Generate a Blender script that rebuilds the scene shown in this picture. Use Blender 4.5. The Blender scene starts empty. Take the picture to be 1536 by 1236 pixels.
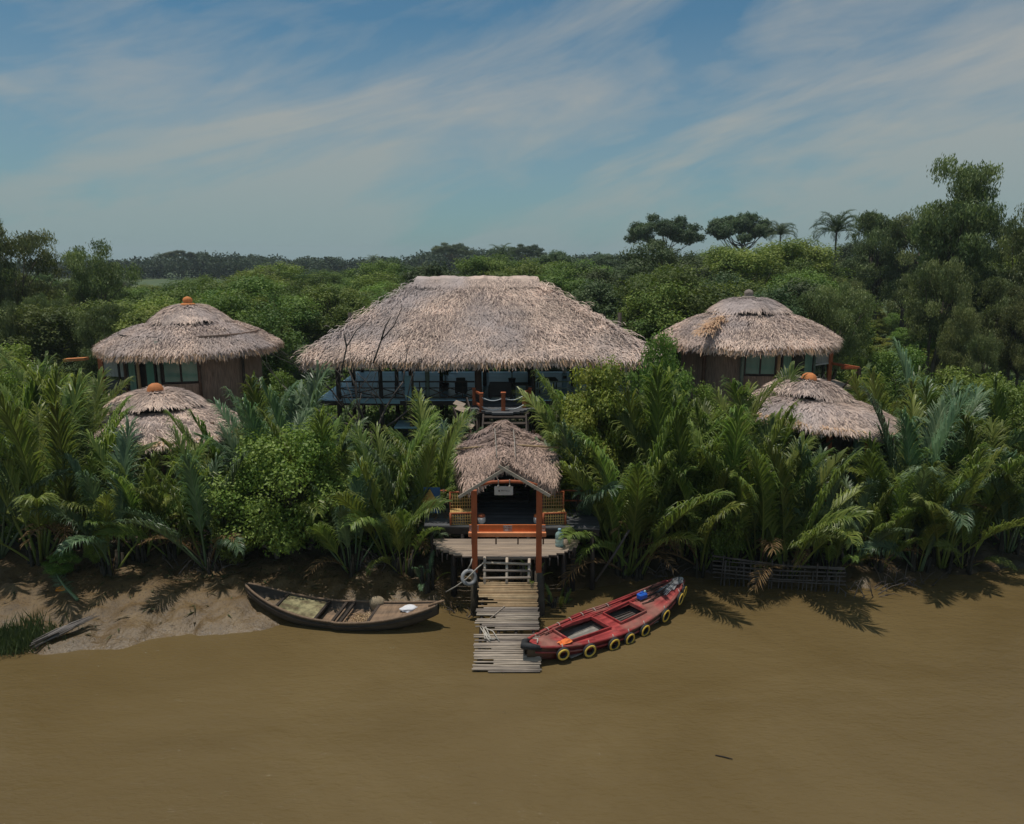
import bpy, math, random
import numpy as np
from mathutils import Vector, Matrix, Quaternion

# ------------------------------------------------------------------ camera, sky, sun, exposure
scene = bpy.context.scene
F, CXP, CYP, CH = 1100.0, 768.0, 618.0, 12.0
PITCH = math.radians(11.8)
CO, SI = math.cos(PITCH), math.sin(PITCH)
cam_d = bpy.data.cameras.new('camera'); cam = bpy.data.objects.new('camera', cam_d)
scene.collection.objects.link(cam); scene.camera = cam
cam.location = (0, 0, CH); cam.rotation_euler = (math.radians(90) - PITCH, 0, 0)
cam_d.sensor_width = 36; cam_d.lens = F / 1536 * 36; cam_d.clip_start = .1; cam_d.clip_end = 6000

SUN_AZ, SUN_EL = math.radians(-78), math.radians(79)     # azimuth from +Y towards +X
sd = Vector((math.sin(SUN_AZ) * math.cos(SUN_EL), math.cos(SUN_AZ) * math.cos(SUN_EL), math.sin(SUN_EL)))
sl = bpy.data.lights.new('sun', 'SUN'); sl.energy = 3.9; sl.angle = math.radians(.6); sl.color = (1, .93, .84)
so = bpy.data.objects.new('sun', sl); scene.collection.objects.link(so); so.rotation_euler = (-sd).to_track_quat('-Z', 'Y').to_euler()
so.location = (0, 0, 60)
vs = scene.view_settings; vs.view_transform = 'Standard'; vs.look = 'None'; vs.gamma = 1; vs.exposure = -.40

world = bpy.data.worlds.new('World'); scene.world = world; world.use_nodes = True
LA, LB = (12.4, 9.7, 0), (9.1, 3.2, 0)
def build_world():
    nt = world.node_tree; N = nt.nodes; L = nt.links; N.clear()
    def n(t, **k):
        o = N.new(t)
        for a, b in k.items(): setattr(o, a, b)
        return o
    def math_(op, a, b=None, c=None):
        m = n('ShaderNodeMath', operation=op)
        for i, v in enumerate((a, b, c)):
            if v is None: continue
            if isinstance(v, (int, float)): m.inputs[i].default_value = v
            else: L.new(v, m.inputs[i])
        return m.outputs[0]
    out = n('ShaderNodeOutputWorld'); bg = n('ShaderNodeBackground'); bg.inputs['Strength'].default_value = .148
    L.new(bg.outputs[0], out.inputs[0])
    sky = n('ShaderNodeTexSky', sky_type='NISHITA'); sky.sun_disc = False
    sky.sun_elevation = SUN_EL; sky.sun_rotation = SUN_AZ; sky.altitude = 10; sky.air_density = 1.0; sky.dust_density = .6; sky.ozone_density = 2.0
    tint = n('ShaderNodeMix', data_type='RGBA', blend_type='MULTIPLY'); tint.inputs[0].default_value = 1
    L.new(sky.outputs[0], tint.inputs[6]); tint.inputs[7].default_value = (.12, .475, .575, 1)
    tc = n('ShaderNodeTexCoord'); sx = n('ShaderNodeSeparateXYZ'); L.new(tc.outputs['Generated'], sx.inputs[0])
    u = math_('ARCTAN2', sx.outputs[0], sx.outputs[1]); v = math_('MULTIPLY', sx.outputs[2], 1.25)
    cb = n('ShaderNodeCombineXYZ'); L.new(u, cb.inputs[0]); L.new(v, cb.inputs[1])
    def noise(loc, rot, scl, scale, det, rough, dist):          # rot: lean of the streaks, scl: stretch along / across them
        m1 = n('ShaderNodeMapping'); m1.inputs['Rotation'].default_value = (0, 0, math.radians(-rot)); L.new(cb.outputs[0], m1.inputs[0])
        mp = n('ShaderNodeMapping'); mp.inputs['Location'].default_value = loc; mp.inputs['Scale'].default_value = scl; L.new(m1.outputs[0], mp.inputs[0])
        t = n('ShaderNodeTexNoise'); t.inputs['Scale'].default_value = scale; t.inputs['Detail'].default_value = det; t.inputs['Roughness'].default_value = rough; t.inputs['Distortion'].default_value = dist
        L.new(mp.outputs[0], t.inputs['Vector']); return t.outputs['Fac']
    a = noise(LA, 17, (.9, 3.4, 1), 2.1, 7, .55, .9)      # leaning streaks of high cloud
    b = noise(LB, 5, (1, 2.2, 1), 2.2, 4, .5, .4)            # broad veil
    c = noise((1.3, 9.2, 0), 24, (1.2, 4.2, 1), 5.0, 9, .62, 1.3)   # fine wisps
    s = math_('ADD', math_('MULTIPLY', a, .60), math_('ADD', math_('MULTIPLY', b, .32), math_('MULTIPLY', c, .16)))
    r = n('ShaderNodeValToRGB'); L.new(s, r.inputs[0]); e = r.color_ramp.elements
    e[0].position = .45; e[0].color = (.05, .05, .05, 1); e[1].position = .67; e[1].color = (1, 1, 1, 1)
    # veil thickens to the horizon
    hz = n('ShaderNodeMapRange'); L.new(sx.outputs[2], hz.inputs[0]); hz.inputs[1].default_value = .0; hz.inputs[2].default_value = .28; hz.inputs[3].default_value = .70; hz.inputs[4].default_value = .12
    m = math_('MINIMUM', math_('ADD', math_('MULTIPLY', r.outputs[0], .72), hz.outputs[0]), .92)
    cr = n('ShaderNodeValToRGB'); L.new(sx.outputs[2], cr.inputs[0]); e = cr.color_ramp.elements
    e[0].position = 0; e[0].color = (2.15, 2.95, 3.0, 1); e[1].position = .20; e[1].color = (3.35, 3.45, 3.3, 1)
    mx = n('ShaderNodeMix', data_type='RGBA'); L.new(m, mx.inputs[0]); L.new(tint.outputs[2], mx.inputs[6]); L.new(cr.outputs[0], mx.inputs[7])
    L.new(mx.outputs[2], bg.inputs[0])
build_world()

# ------------------------------------------------------------------ helpers
R = random.Random(7); RG = np.random.default_rng(11)
COL = scene.collection
def at(px, py, Y):                      # the point at distance Y on the line of sight of a photo pixel
    dx, dy = px - CXP, py - CYP
    fw = F * CO - dy * SI; dn = dy * CO + F * SI; k = Y / fw
    return Vector((dx * k, Y, CH - dn * k))
def atz(px, py, z):
    dx, dy = px - CXP, py - CYP
    fw = F * CO - dy * SI; dn = dy * CO + F * SI; k = (CH - z) / dn
    return Vector((dx * k, fw * k, z))
def V(*a): return Vector(a)
def px_of(p):
    fw = p[1] * CO + (CH - p[2]) * SI; dn = -p[1] * SI + (CH - p[2]) * CO
    return CXP + F * p[0] / fw, CYP + F * dn / fw

def vnoise(x, y, seed=0):               # smooth 2-D value noise, vectorised
    x = np.asarray(x, float); y = np.asarray(y, float)
    xi = np.floor(x).astype(np.int64); yi = np.floor(y).astype(np.int64); fx = x - xi; fy = y - yi
    def h(a, b):
        n = (a * 374761393 + b * 668265263 + seed * 1442695041) & 0xffffffff
        n = ((n ^ (n >> 13)) * 1274126177) & 0xffffffff
        return ((n ^ (n >> 16)) & 0xffff) / 65535.0
    sx = fx * fx * (3 - 2 * fx); sy = fy * fy * (3 - 2 * fy)
    return (h(xi, yi) * (1 - sx) + h(xi + 1, yi) * sx) * (1 - sy) + (h(xi, yi + 1) * (1 - sx) + h(xi + 1, yi + 1) * sx) * sy
def fbm(x, y, seed=0, o=4):
    s = 0; a = .5
    for i in range(o): s = s + a * (vnoise(x * 2 ** i, y * 2 ** i, seed + i) - .5); a *= .5
    return s

class G:                                # a mesh being collected
    def __init__(s): s.v = []; s.nv = 0; s.loops = []; s.sizes = []; s.var = []; s.sm = []
    def add(s, verts, faces, var=None, smooth=False):
        verts = np.asarray(verts, float).reshape(-1, 3)
        if var is None: var = R.random()
        for f in faces:
            s.loops.append(np.asarray(f, np.int64) + s.nv); s.sizes.append(np.array([len(f)]))
        s.var.append(np.full(len(faces), var, float)); s.sm.append(np.full(len(faces), smooth))
        s.v.append(verts); s.nv += len(verts)
    def arr(s, verts, faces, var, smooth=False):   # many faces of equal size
        verts = np.asarray(verts, float).reshape(-1, 3); faces = np.asarray(faces, np.int64)
        s.loops.append((faces + s.nv).ravel()); s.sizes.append(np.full(len(faces), faces.shape[1]))
        s.var.append(np.broadcast_to(np.asarray(var, float), (len(faces),)).copy()); s.sm.append(np.full(len(faces), smooth))
        s.v.append(verts); s.nv += len(verts)
    def quads(s, Q, var):                          # Q (n,4,3)
        n = len(Q); s.arr(Q.reshape(-1, 3), np.arange(n * 4).reshape(n, 4), var)
    def box(s, c, d, rot=None, var=None, taper=1.0):
        x, y, z = [a / 2 for a in d]
        p = [V(sx * x * (taper if sz > 0 else 1), sy * y * (taper if sz > 0 else 1), sz * z) for sz in (-1, 1) for sy in (-1, 1) for sx in (-1, 1)]
        if rot is not None: p = [rot @ q for q in p]
        p = [q + Vector(c) for q in p]
        s.add(p, [(0, 2, 3, 1), (4, 5, 7, 6), (0, 1, 5, 4), (2, 6, 7, 3), (0, 4, 6, 2), (1, 3, 7, 5)], var)
    def beam(s, a, b, w, h, var=None, up=V(0, 0, 1)):   # a squared timber from a to b
        a, b = Vector(a), Vector(b); d = (b - a); l = d.length; d.normalize()
        if abs(d.dot(up)) > .98: up = V(0, 1, 0)
        sx = d.cross(up).normalized(); u = sx.cross(d)
        M = Matrix((sx, d, u)).transposed()
        s.box((a + b) / 2, (w, l, h), M, var)
    def tube(s, pts, rad, n=6, var=None, caps=True):
        pts = [Vector(p) for p in pts]; m = len(pts)
        if isinstance(rad, (int, float)): rad = [rad] * m
        vs_ = []; ref = None
        for i, p in enumerate(pts):
            d = (pts[min(i + 1, m - 1)] - pts[max(i - 1, 0)])
            if d.length < 1e-9: d = V(0, 0, 1)
            d.normalize()
            if ref is None: ref = d.orthogonal().normalized()
            ref = (ref - d * ref.dot(d))
            if ref.length < 1e-6: ref = d.orthogonal()
            ref.normalize(); b = d.cross(ref)
            for k in range(n):
                t = 2 * math.pi * k / n; vs_.append(p + (ref * math.cos(t) + b * math.sin(t)) * rad[i])
        fs = [(i * n + k, i * n + (k + 1) % n, (i + 1) * n + (k + 1) % n, (i + 1) * n + k) for i in range(m - 1) for k in range(n)]
        if caps: fs += [tuple(range(n))[::-1], tuple(range((m - 1) * n, m * n))]
        s.add(vs_, fs, var, smooth=n > 4)
    def lathe(s, c, prof, n=20, var=None, ax=None, squash=1):
        c = Vector(c); vs_ = []
        for r, z in prof:
            for k in range(n):
                t = 2 * math.pi * k / n; q = V(r * math.cos(t), r * math.sin(t) * squash, z)
                if ax is not None: q = ax @ q
                vs_.append(c + q)
        m = len(prof)
        fs = [(i * n + k, i * n + (k + 1) % n, (i + 1) * n + (k + 1) % n, (i + 1) * n + k) for i in range(m - 1) for k in range(n)]
        fs += [tuple(range(n))[::-1], tuple(range((m - 1) * n, m * n))]
        s.add(vs_, fs, var, smooth=True)
    def torus(s, c, R0, r, ax=None, n=22, k=9, var=None, arc=(0, 2 * math.pi)):
        c = Vector(c); vs_ = []; full = abs(arc[1] - arc[0] - 2 * math.pi) < 1e-4; m = n if full else n + 1
        for i in range(m):
            t = arc[0] + (arc[1] - arc[0]) * i / n
            for j in range(k):
                p = 2 * math.pi * j / k; q = V((R0 + r * math.cos(p)) * math.cos(t), (R0 + r * math.cos(p)) * math.sin(t), r * math.sin(p))
                if ax is not None: q = ax @ q
                vs_.append(c + q)
        fs = [(i * k + j, ((i + 1) % m) * k + j, ((i + 1) % m) * k + (j + 1) % k, i * k + (j + 1) % k) for i in range(n if full else n) for j in range(k)]
        s.add(vs_, fs, var, smooth=True)
    def mesh(s, name):
        me = bpy.data.meshes.new(name); v = np.concatenate(s.v); lp = np.concatenate(s.loops); sz = np.concatenate(s.sizes)
        me.vertices.add(len(v)); me.vertices.foreach_set('co', v.ravel().astype(np.float32))
        me.loops.add(len(lp)); me.loops.foreach_set('vertex_index', lp.astype(np.int32))
        st = np.concatenate(([0], np.cumsum(sz)[:-1]))
        me.polygons.add(len(sz)); me.polygons.foreach_set('loop_start', st.astype(np.int32)); me.polygons.foreach_set('loop_total', sz.astype(np.int32))
        me.polygons.foreach_set('use_smooth', np.concatenate(s.sm))
        a = me.attributes.new('var', 'FLOAT', 'FACE'); a.data.foreach_set('value', np.concatenate(s.var).astype(np.float32))
        me.update(calc_edges=True); me.validate(); return me
    def build(s, name, mat, parent=None, bevel=0):
        me = s.mesh(name); me.materials.append(mat); o = bpy.data.objects.new(name, me); COL.objects.link(o)
        if parent is not None: o.parent = parent; o.matrix_parent_inverse = Matrix.Translation(-parent.location) if parent.type == 'EMPTY' and parent.parent is None and not parent.rotation_euler.z else Matrix()
        if bevel:
            b = o.modifiers.new('bevel', 'BEVEL'); b.width = bevel; b.segments = 1; b.limit_method = 'ANGLE'
        return o
def tag(o, label, cat, group=None):
    o['label'] = label; o['category'] = cat
    if group: o['group'] = group
    return o
def kind(o, k): o['kind'] = k; return o
def thing(name, label, cat, loc, group=None, rz=0):   # parts given in WORLD coordinates when rz == 0, else in local ones
    o = bpy.data.objects.new(name, None); COL.objects.link(o); o.location = loc; o.rotation_euler = (0, 0, rz); o.empty_display_size = .3
    return tag(o, label, cat, group)
def sub(g, name, mat, parent, bevel=0):               # sub-part: a mesh whose parent is a part mesh
    o = g.build(name, mat, None, bevel); o.parent = parent; o.matrix_parent_inverse = Matrix(); return o

def mat(name, c1, c2=None, rough=.75, amt=.35, scale=3.0, stretch=(1, 1, 1), bump=.0, bscale=None, trans=0, spec=.3, metal=0, orand=0, c3=None, c3w=.3, coat=0, alpha=None):
    m = bpy.data.materials.new(name); m.use_nodes = True; nt = m.node_tree; N = nt.nodes; L = nt.links; N.clear()
    out = N.new('ShaderNodeOutputMaterial'); p = N.new('ShaderNodeBsdfPrincipled')
    c2 = c2 or c1
    at_ = N.new('ShaderNodeAttribute'); at_.attribute_name = 'var'
    mx = N.new('ShaderNodeMix'); mx.data_type = 'RGBA'; L.new(at_.outputs['Fac'], mx.inputs[0]); mx.inputs[6].default_value = (*c1, 1); mx.inputs[7].default_value = (*c2, 1)
    tc = N.new('ShaderNodeTexCoord'); mp = N.new('ShaderNodeMapping'); mp.inputs['Scale'].default_value = stretch; L.new(tc.outputs['Object'], mp.inputs[0])
    nz = N.new('ShaderNodeTexNoise'); nz.inputs['Scale'].default_value = scale; nz.inputs['Detail'].default_value = 5; nz.inputs['Roughness'].default_value = .6; L.new(mp.outputs[0], nz.inputs['Vector'])
    col = mx.outputs[2]
    if c3:                                             # patches of a third colour
        r = N.new('ShaderNodeValToRGB'); r.color_ramp.elements[0].position = .62 - c3w * .5; r.color_ramp.elements[1].position = .72 - c3w * .3
        n2 = N.new('ShaderNodeTexNoise'); n2.inputs['Scale'].default_value = scale * .37; n2.inputs['Detail'].default_value = 6; L.new(mp.outputs[0], n2.inputs['Vector']); L.new(n2.outputs['Fac'], r.inputs[0])
        m3 = N.new('ShaderNodeMix'); m3.data_type = 'RGBA'; L.new(r.outputs[0], m3.inputs[0]); L.new(col, m3.inputs[6]); m3.inputs[7].default_value = (*c3, 1); col = m3.outputs[2]
    mr = N.new('ShaderNodeMapRange'); L.new(nz.outputs['Fac'], mr.inputs[0]); mr.inputs[1].default_value = .25; mr.inputs[2].default_value = .75; mr.inputs[3].default_value = 1 - amt; mr.inputs[4].default_value = 1 + amt
    fac = mr.outputs[0]
    if orand:
        oi = N.new('ShaderNodeObjectInfo'); m2 = N.new('ShaderNodeMapRange'); L.new(oi.outputs['Random'], m2.inputs[0]); m2.inputs[3].default_value = 1 - orand; m2.inputs[4].default_value = 1 + orand
        q = N.new('ShaderNodeMath'); q.operation = 'MULTIPLY'; L.new(fac, q.inputs[0]); L.new(m2.outputs[0], q.inputs[1]); fac = q.outputs[0]
    vm = N.new('ShaderNodeVectorMath'); vm.operation = 'SCALE'; L.new(col, vm.inputs[0]); L.new(fac, vm.inputs['Scale']); col = vm.outputs[0]
    if orand:                                          # each plant its own hue
        hs = N.new('ShaderNodeHueSaturation'); m4 = N.new('ShaderNodeMapRange'); q2 = N.new('ShaderNodeMath'); q2.operation = 'FRACT'
        q3 = N.new('ShaderNodeMath'); q3.operation = 'MULTIPLY'; L.new(oi.outputs['Random'], q3.inputs[0]); q3.inputs[1].default_value = 7.3; L.new(q3.outputs[0], q2.inputs[0])
        L.new(q2.outputs[0], m4.inputs[0]); m4.inputs[3].default_value = .482; m4.inputs[4].default_value = .528; L.new(m4.outputs[0], hs.inputs['Hue']); L.new(col, hs.inputs['Color']); col = hs.outputs[0]
    L.new(col, p.inputs['Base Color']); p.inputs['Roughness'].default_value = rough; p.inputs['Specular IOR Level'].default_value = spec; p.inputs['Metallic'].default_value = metal
    if coat: p.inputs['Coat Weight'].default_value = coat
    if bump:
        b = N.new('ShaderNodeBump'); b.inputs['Strength'].default_value = bump; b.inputs['Distance'].default_value = .04
        n3 = N.new('ShaderNodeTexNoise'); n3.inputs['Scale'].default_value = bscale or scale * 3; n3.inputs['Detail'].default_value = 6; L.new(mp.outputs[0], n3.inputs['Vector'])
        L.new(n3.outputs['Fac'], b.inputs['Height']); L.new(b.outputs[0], p.inputs['Normal'])
    if trans:
        t = N.new('ShaderNodeBsdfTranslucent'); g = N.new('ShaderNodeVectorMath'); g.operation = 'MULTIPLY'; L.new(col, g.inputs[0]); g.inputs[1].default_value = (1.2, 1.25, .8)
        L.new(g.outputs[0], t.inputs[0]); ms = N.new('ShaderNodeMixShader'); ms.inputs[0].default_value = trans; L.new(p.outputs[0], ms.inputs[1]); L.new(t.outputs[0], ms.inputs[2]); L.new(ms.outputs[0], out.inputs[0])
    else: L.new(p.outputs[0], out.inputs[0])
    return m

# ------------------------------------------------------------------ materials
M = {}
M['thatch'] = mat('thatch_straw', (.82, .63, .515), (.22, .165, .15), rough=.85, amt=.26, scale=.55, c3=(.48, .405, .385), c3w=.30)
M['thatch_base'] = mat('thatch_under', (.17, .13, .11), (.22, .17, .15), rough=.95, amt=.45, scale=6, bump=1, bscale=30)
M['thatch_edge'] = mat('thatch_cut_edge', (.03, .024, .022), (.06, .05, .045), rough=.95)
M['thatch_new'] = mat('thatch_orange_straw', (.74, .50, .31), (.44, .27, .17), rough=.85, amt=.3, scale=2)
M['palm'] = mat('nipa_leaf', (.115, .175, .036), (.275, .320, .080), rough=.42, amt=.3, scale=.8, trans=.42, spec=.4, orand=.36)
M['palm_blue'] = mat('nipa_leaf_blue_green', (.095, .165, .082), (.195, .270, .140), rough=.42, amt=.3, scale=.8, trans=.3, spec=.45, orand=.25)
M['dry'] = mat('dry_frond', (.30, .19, .08), (.16, .10, .05), rough=.8, amt=.3, trans=.2)
M['stalk'] = mat('palm_stalk', (.10, .12, .045), (.13, .11, .06), rough=.6, amt=.4, scale=2)
M['mud_stalk'] = mat('palm_foot', (.03, .026, .019), (.065, .054, .036), rough=.8, amt=.5, scale=3)  # muddy brown, darkened to put the shade at the palm bases into the colour
M['bush'] = mat('shrub_leaf', (.115, .190, .026), (.260, .325, .062), rough=.5, amt=.35, scale=.9, trans=.3, spec=.4, orand=.2)
M['yellow_bush'] = mat('yellowing_leaf', (.16, .215, .03), (.33, .34, .06), rough=.5, amt=.35, scale=.9, trans=.3, spec=.4, orand=.2)
M['keora'] = mat('drooping_leaf', (.090, .125, .044), (.265, .295, .120), rough=.5, amt=.40, scale=.35, trans=.28, spec=.3, orand=.2)
M['green'] = mat('mangrove_leaf', (.090, .150, .028), (.215, .265, .058), rough=.55, amt=.4, scale=.3, trans=.28, spec=.3, orand=.38)
M['dark'] = mat('dark_leaf', (.052, .088, .032), (.110, .145, .055), rough=.55, amt=.35, scale=.3, trans=.22, spec=.3, orand=.25)
M['far'] = mat('far_leaf', (.028, .052, .026), (.055, .084, .036), rough=.7, amt=.4, scale=.03, trans=.2, orand=0)
M['bark'] = mat('bark', (.075, .062, .048), (.13, .11, .085), rough=.9, amt=.45, scale=2, bump=.6)
M['deadwood'] = mat('dead_wood', (.07, .058, .050), (.13, .11, .10), rough=.9, amt=.4, scale=2)
M['orange'] = mat('red_brown_timber', (.36, .095, .035), (.44, .13, .055), rough=.6, amt=.3, scale=5, stretch=(1, 1, .3), bump=.2)
M['orange_bright'] = mat('orange_paint', (.62, .16, .045), (.7, .2, .06), rough=.5, amt=.2, scale=4)
M['orange_lip'] = mat('salmon_paint', (.80, .30, .13), (.80, .30, .13), rough=.5, amt=.15, scale=4)
M['clay'] = mat('terracotta', (.60, .22, .07), (.52, .2, .08), rough=.8, amt=.25, scale=6, bump=.3)
M['clay_old'] = mat('weathered_clay', (.30, .26, .22), (.24, .2, .17), rough=.9, amt=.35, scale=6, bump=.4)
M['plank'] = mat('weathered_plank', (.36, .28, .21), (.25, .20, .16), rough=.8, amt=.4, scale=3, stretch=(.3, 3, 1), bump=.5)
M['plank_dark'] = mat('wet_plank', (.060, .062, .065), (.13, .135, .14), rough=.5, amt=.4, scale=2, stretch=(.4, 2, 1), bump=.4, spec=.5)
M['pole'] = mat('grey_bamboo', (.50, .42, .33), (.24, .20, .17), rough=.7, amt=.35, scale=4, stretch=(.4, 3, 3), bump=.3)
M['pole_tan'] = mat('tan_bamboo', (.46, .34, .20), (.36, .24, .13), rough=.6, amt=.3, scale=4)
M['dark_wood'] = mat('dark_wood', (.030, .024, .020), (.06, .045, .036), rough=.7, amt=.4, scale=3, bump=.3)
M['brown_wood'] = mat('brown_post', (.13, .075, .05), (.09, .05, .035), rough=.7, amt=.4, scale=3)
M['green_post'] = mat('green_grey_post', (.16, .20, .16), (.16, .20, .16), rough=.6)
M['floor'] = mat('blue_skylit_floor', (.38, .62, .74), (.46, .70, .82), rough=.28, amt=.25, scale=2, stretch=(.3, 3, 1), spec=.6)  # pale blue with reflected sky light put into the base colour
M['blue_panel'] = mat('pale_blue_panel', (.24, .40, .48), (.30, .46, .54), rough=.5, amt=.2)
M['wall'] = mat('brown_reed_wall', (.36, .25, .19), (.26, .19, .15), rough=.9, amt=.5, scale=7, stretch=(3, 3, .25), bump=.9)
M['blind'] = mat('grey_bamboo_blind', (.50, .50, .48), (.38, .38, .37), rough=.8, amt=.35, scale=9, stretch=(4, 4, .2), bump=.5)
M['glass'] = mat('green_window_glass', (.07, .19, .155), (.11, .25, .20), rough=.12, amt=.4, scale=1.2, spec=.6, stretch=(1, 1, .25))
M['curtain'] = mat('green_curtain_panel', (.20, .34, .26), (.14, .25, .20), rough=.5, amt=.45, scale=4, stretch=(3, 3, .2))
M['red'] = mat('faded_red_boat_paint', (.22, .026, .028), (.42, .064, .060), rough=.65, amt=.38, scale=2.6, c3=(.27, .12, .095), c3w=.22, bump=.25)
M['red_dark'] = mat('maroon_hull', (.12, .018, .018), (.17, .024, .022), rough=.6, amt=.4, scale=2, c3=(.11, .08, .05), c3w=.3)
M['rubber'] = mat('black_rubber', (.022, .023, .025), (.04, .042, .045), rough=.7, amt=.4, scale=6)
M['tyre_yellow'] = mat('yellow_tyre_face', (.68, .44, .06), (.74, .52, .10), rough=.7, amt=.3, scale=8)
M['tyre_grey'] = mat('pale_old_tyre', (.25, .26, .27), (.36, .36, .36), rough=.8, amt=.5, scale=4, c3=(.06, .065, .07), c3w=.3)
M['boat_wood'] = mat('tarred_hull', (.060, .052, .042), (.095, .080, .062), rough=.6, amt=.4, scale=3, stretch=(.3, 1, 3), bump=.4)
M['boat_deck'] = mat('boat_board', (.27, .18, .115), (.18, .125, .085), rough=.8, amt=.4, scale=4, stretch=(2, .4, 1), bump=.4)
M['boat_grey'] = mat('grey_floorboard', (.30, .28, .25), (.2, .19, .17), rough=.85, amt=.35, scale=4)
M['rope'] = mat('rope', (.52, .48, .42), (.40, .37, .32), rough=.9, amt=.2)
M['rope_white'] = mat('white_rope', (.66, .70, .72), (.66, .70, .72), rough=.8, amt=.1)
M['white'] = mat('white_paint', (.70, .68, .66), (.62, .6, .58), rough=.6, amt=.12)
M['whiteboard'] = mat('pale_sign_board', (.52, .47, .44), (.5, .46, .43), rough=.7, amt=.18, scale=5)
M['ink'] = mat('grey_brown_lettering', (.12, .1, .1), rough=.8)
M['cloth'] = mat('white_cloth', (.78, .78, .80), (.72, .72, .75), rough=.8, amt=.1)
M['blue'] = mat('blue_plastic', (.02, .12, .55), (.02, .12, .55), rough=.4, amt=.1, spec=.5)
M['blue_dark'] = mat('dark_blue_board', (.02, .07, .16), (.03, .09, .2), rough=.6)
M['yellow'] = mat('ochre_board', (.42, .26, .07), (.48, .3, .09), rough=.7, amt=.25)
M['lattice'] = mat('yellow_cane', (.62, .42, .15), (.52, .32, .12), rough=.6, amt=.3)
M['furniture'] = mat('black_furniture', (.02, .018, .017), (.035, .03, .028), rough=.5, spec=.4)
M['orange_rag'] = mat('orange_cloth', (.85, .22, .06), (.8, .2, .05), rough=.8, amt=.1)
M['orange_litter'] = mat('orange_plastic', (.9, .30, .02), (.9, .30, .02), rough=.5, amt=.1)
M['wire'] = mat('wire_line', (.05, .06, .06), rough=.6)
M['concrete'] = mat('pale_pole', (.3, .3, .29), rough=.8)
M['driftwood'] = mat('grey_driftwood', (.27, .24, .22), (.16, .14, .12), rough=.9, amt=.3, scale=4)
M['reed'] = mat('reed_blade', (.05, .085, .028), (.11, .14, .05), rough=.6, trans=.25, amt=.3)
M['litter'] = mat('leaf_litter', (.10, .075, .04), (.06, .085, .03), rough=.85, trans=.15, amt=.4)
def jug_mat():
    m = bpy.data.materials.new('clear_bottle_plastic'); m.use_nodes = True; p = m.node_tree.nodes['Principled BSDF']
    nz = m.node_tree.nodes.new('ShaderNodeTexNoise'); nz.inputs['Scale'].default_value = 4
    r = m.node_tree.nodes.new('ShaderNodeValToRGB'); r.color_ramp.elements[0].color = (.42, .66, .66, 1); r.color_ramp.elements[1].color = (.60, .80, .80, 1)
    m.node_tree.links.new(nz.outputs['Fac'], r.inputs[0]); m.node_tree.links.new(r.outputs[0], p.inputs['Base Color'])
    p.inputs['Roughness'].default_value = .15; p.inputs['Transmission Weight'].default_value = .55; p.inputs['IOR'].default_value = 1.3; return m
M['jug'] = jug_mat()

# ------------------------------------------------------------------ ground and river
SHX = [-400, -60, -22, -16, -13, -11.5, -8.2, -7.4, -4.9, -1.7, -.4, 1.8, 3.3, 5.9, 8.4, 10.7, 13.2, 15.9, 19.8, 40, 400]
SHY = [18.5, 19, 20.4, 20.7, 20.9, 21.7, 22.3, 22.9, 24.0, 24.2, 24.2, 25.4, 25.6, 26.4, 26.2, 25.5, 25.6, 26.1, 27.3, 28, 30]
def ground_z(x, y, fine=True):
    x = np.asarray(x, float); y = np.asarray(y, float)
    ys = np.interp(x, SHX, SHY) + fbm(x * .9, x * 0 + 3, 5) * .9
    t = y - ys
    up = .05 * (1 - np.exp(-np.maximum(t, 0) / .08)) + 1.28 * (1 - np.exp(-np.maximum(t - .05, 0) / 3.0)) + np.maximum(t - 8, 0) * .012 * (t < 60) + .62 * (t >= 60)
    z = np.where(t > 0, up, np.maximum(t * .28, -2.5))
    if fine:
        near = np.clip((50 - y) / 20, 0, 1) * np.clip(t / .6 + .2, 0, 1)
        z = z + near * (fbm(x * 1.1, y * 1.1, 21) * .42 + fbm(x * 4, y * 4, 33, 4) * .15 - .07 * np.abs(np.sin(x * 2.3 + 3 * fbm(x, y * .5, 50))) ** 6) + np.clip((t - 10) / 20, 0, 1) * fbm(x * .1, y * .1, 9) * .8
    return z
def gz(x, y): return float(ground_z(np.array([x]), np.array([y]))[0])
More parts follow.
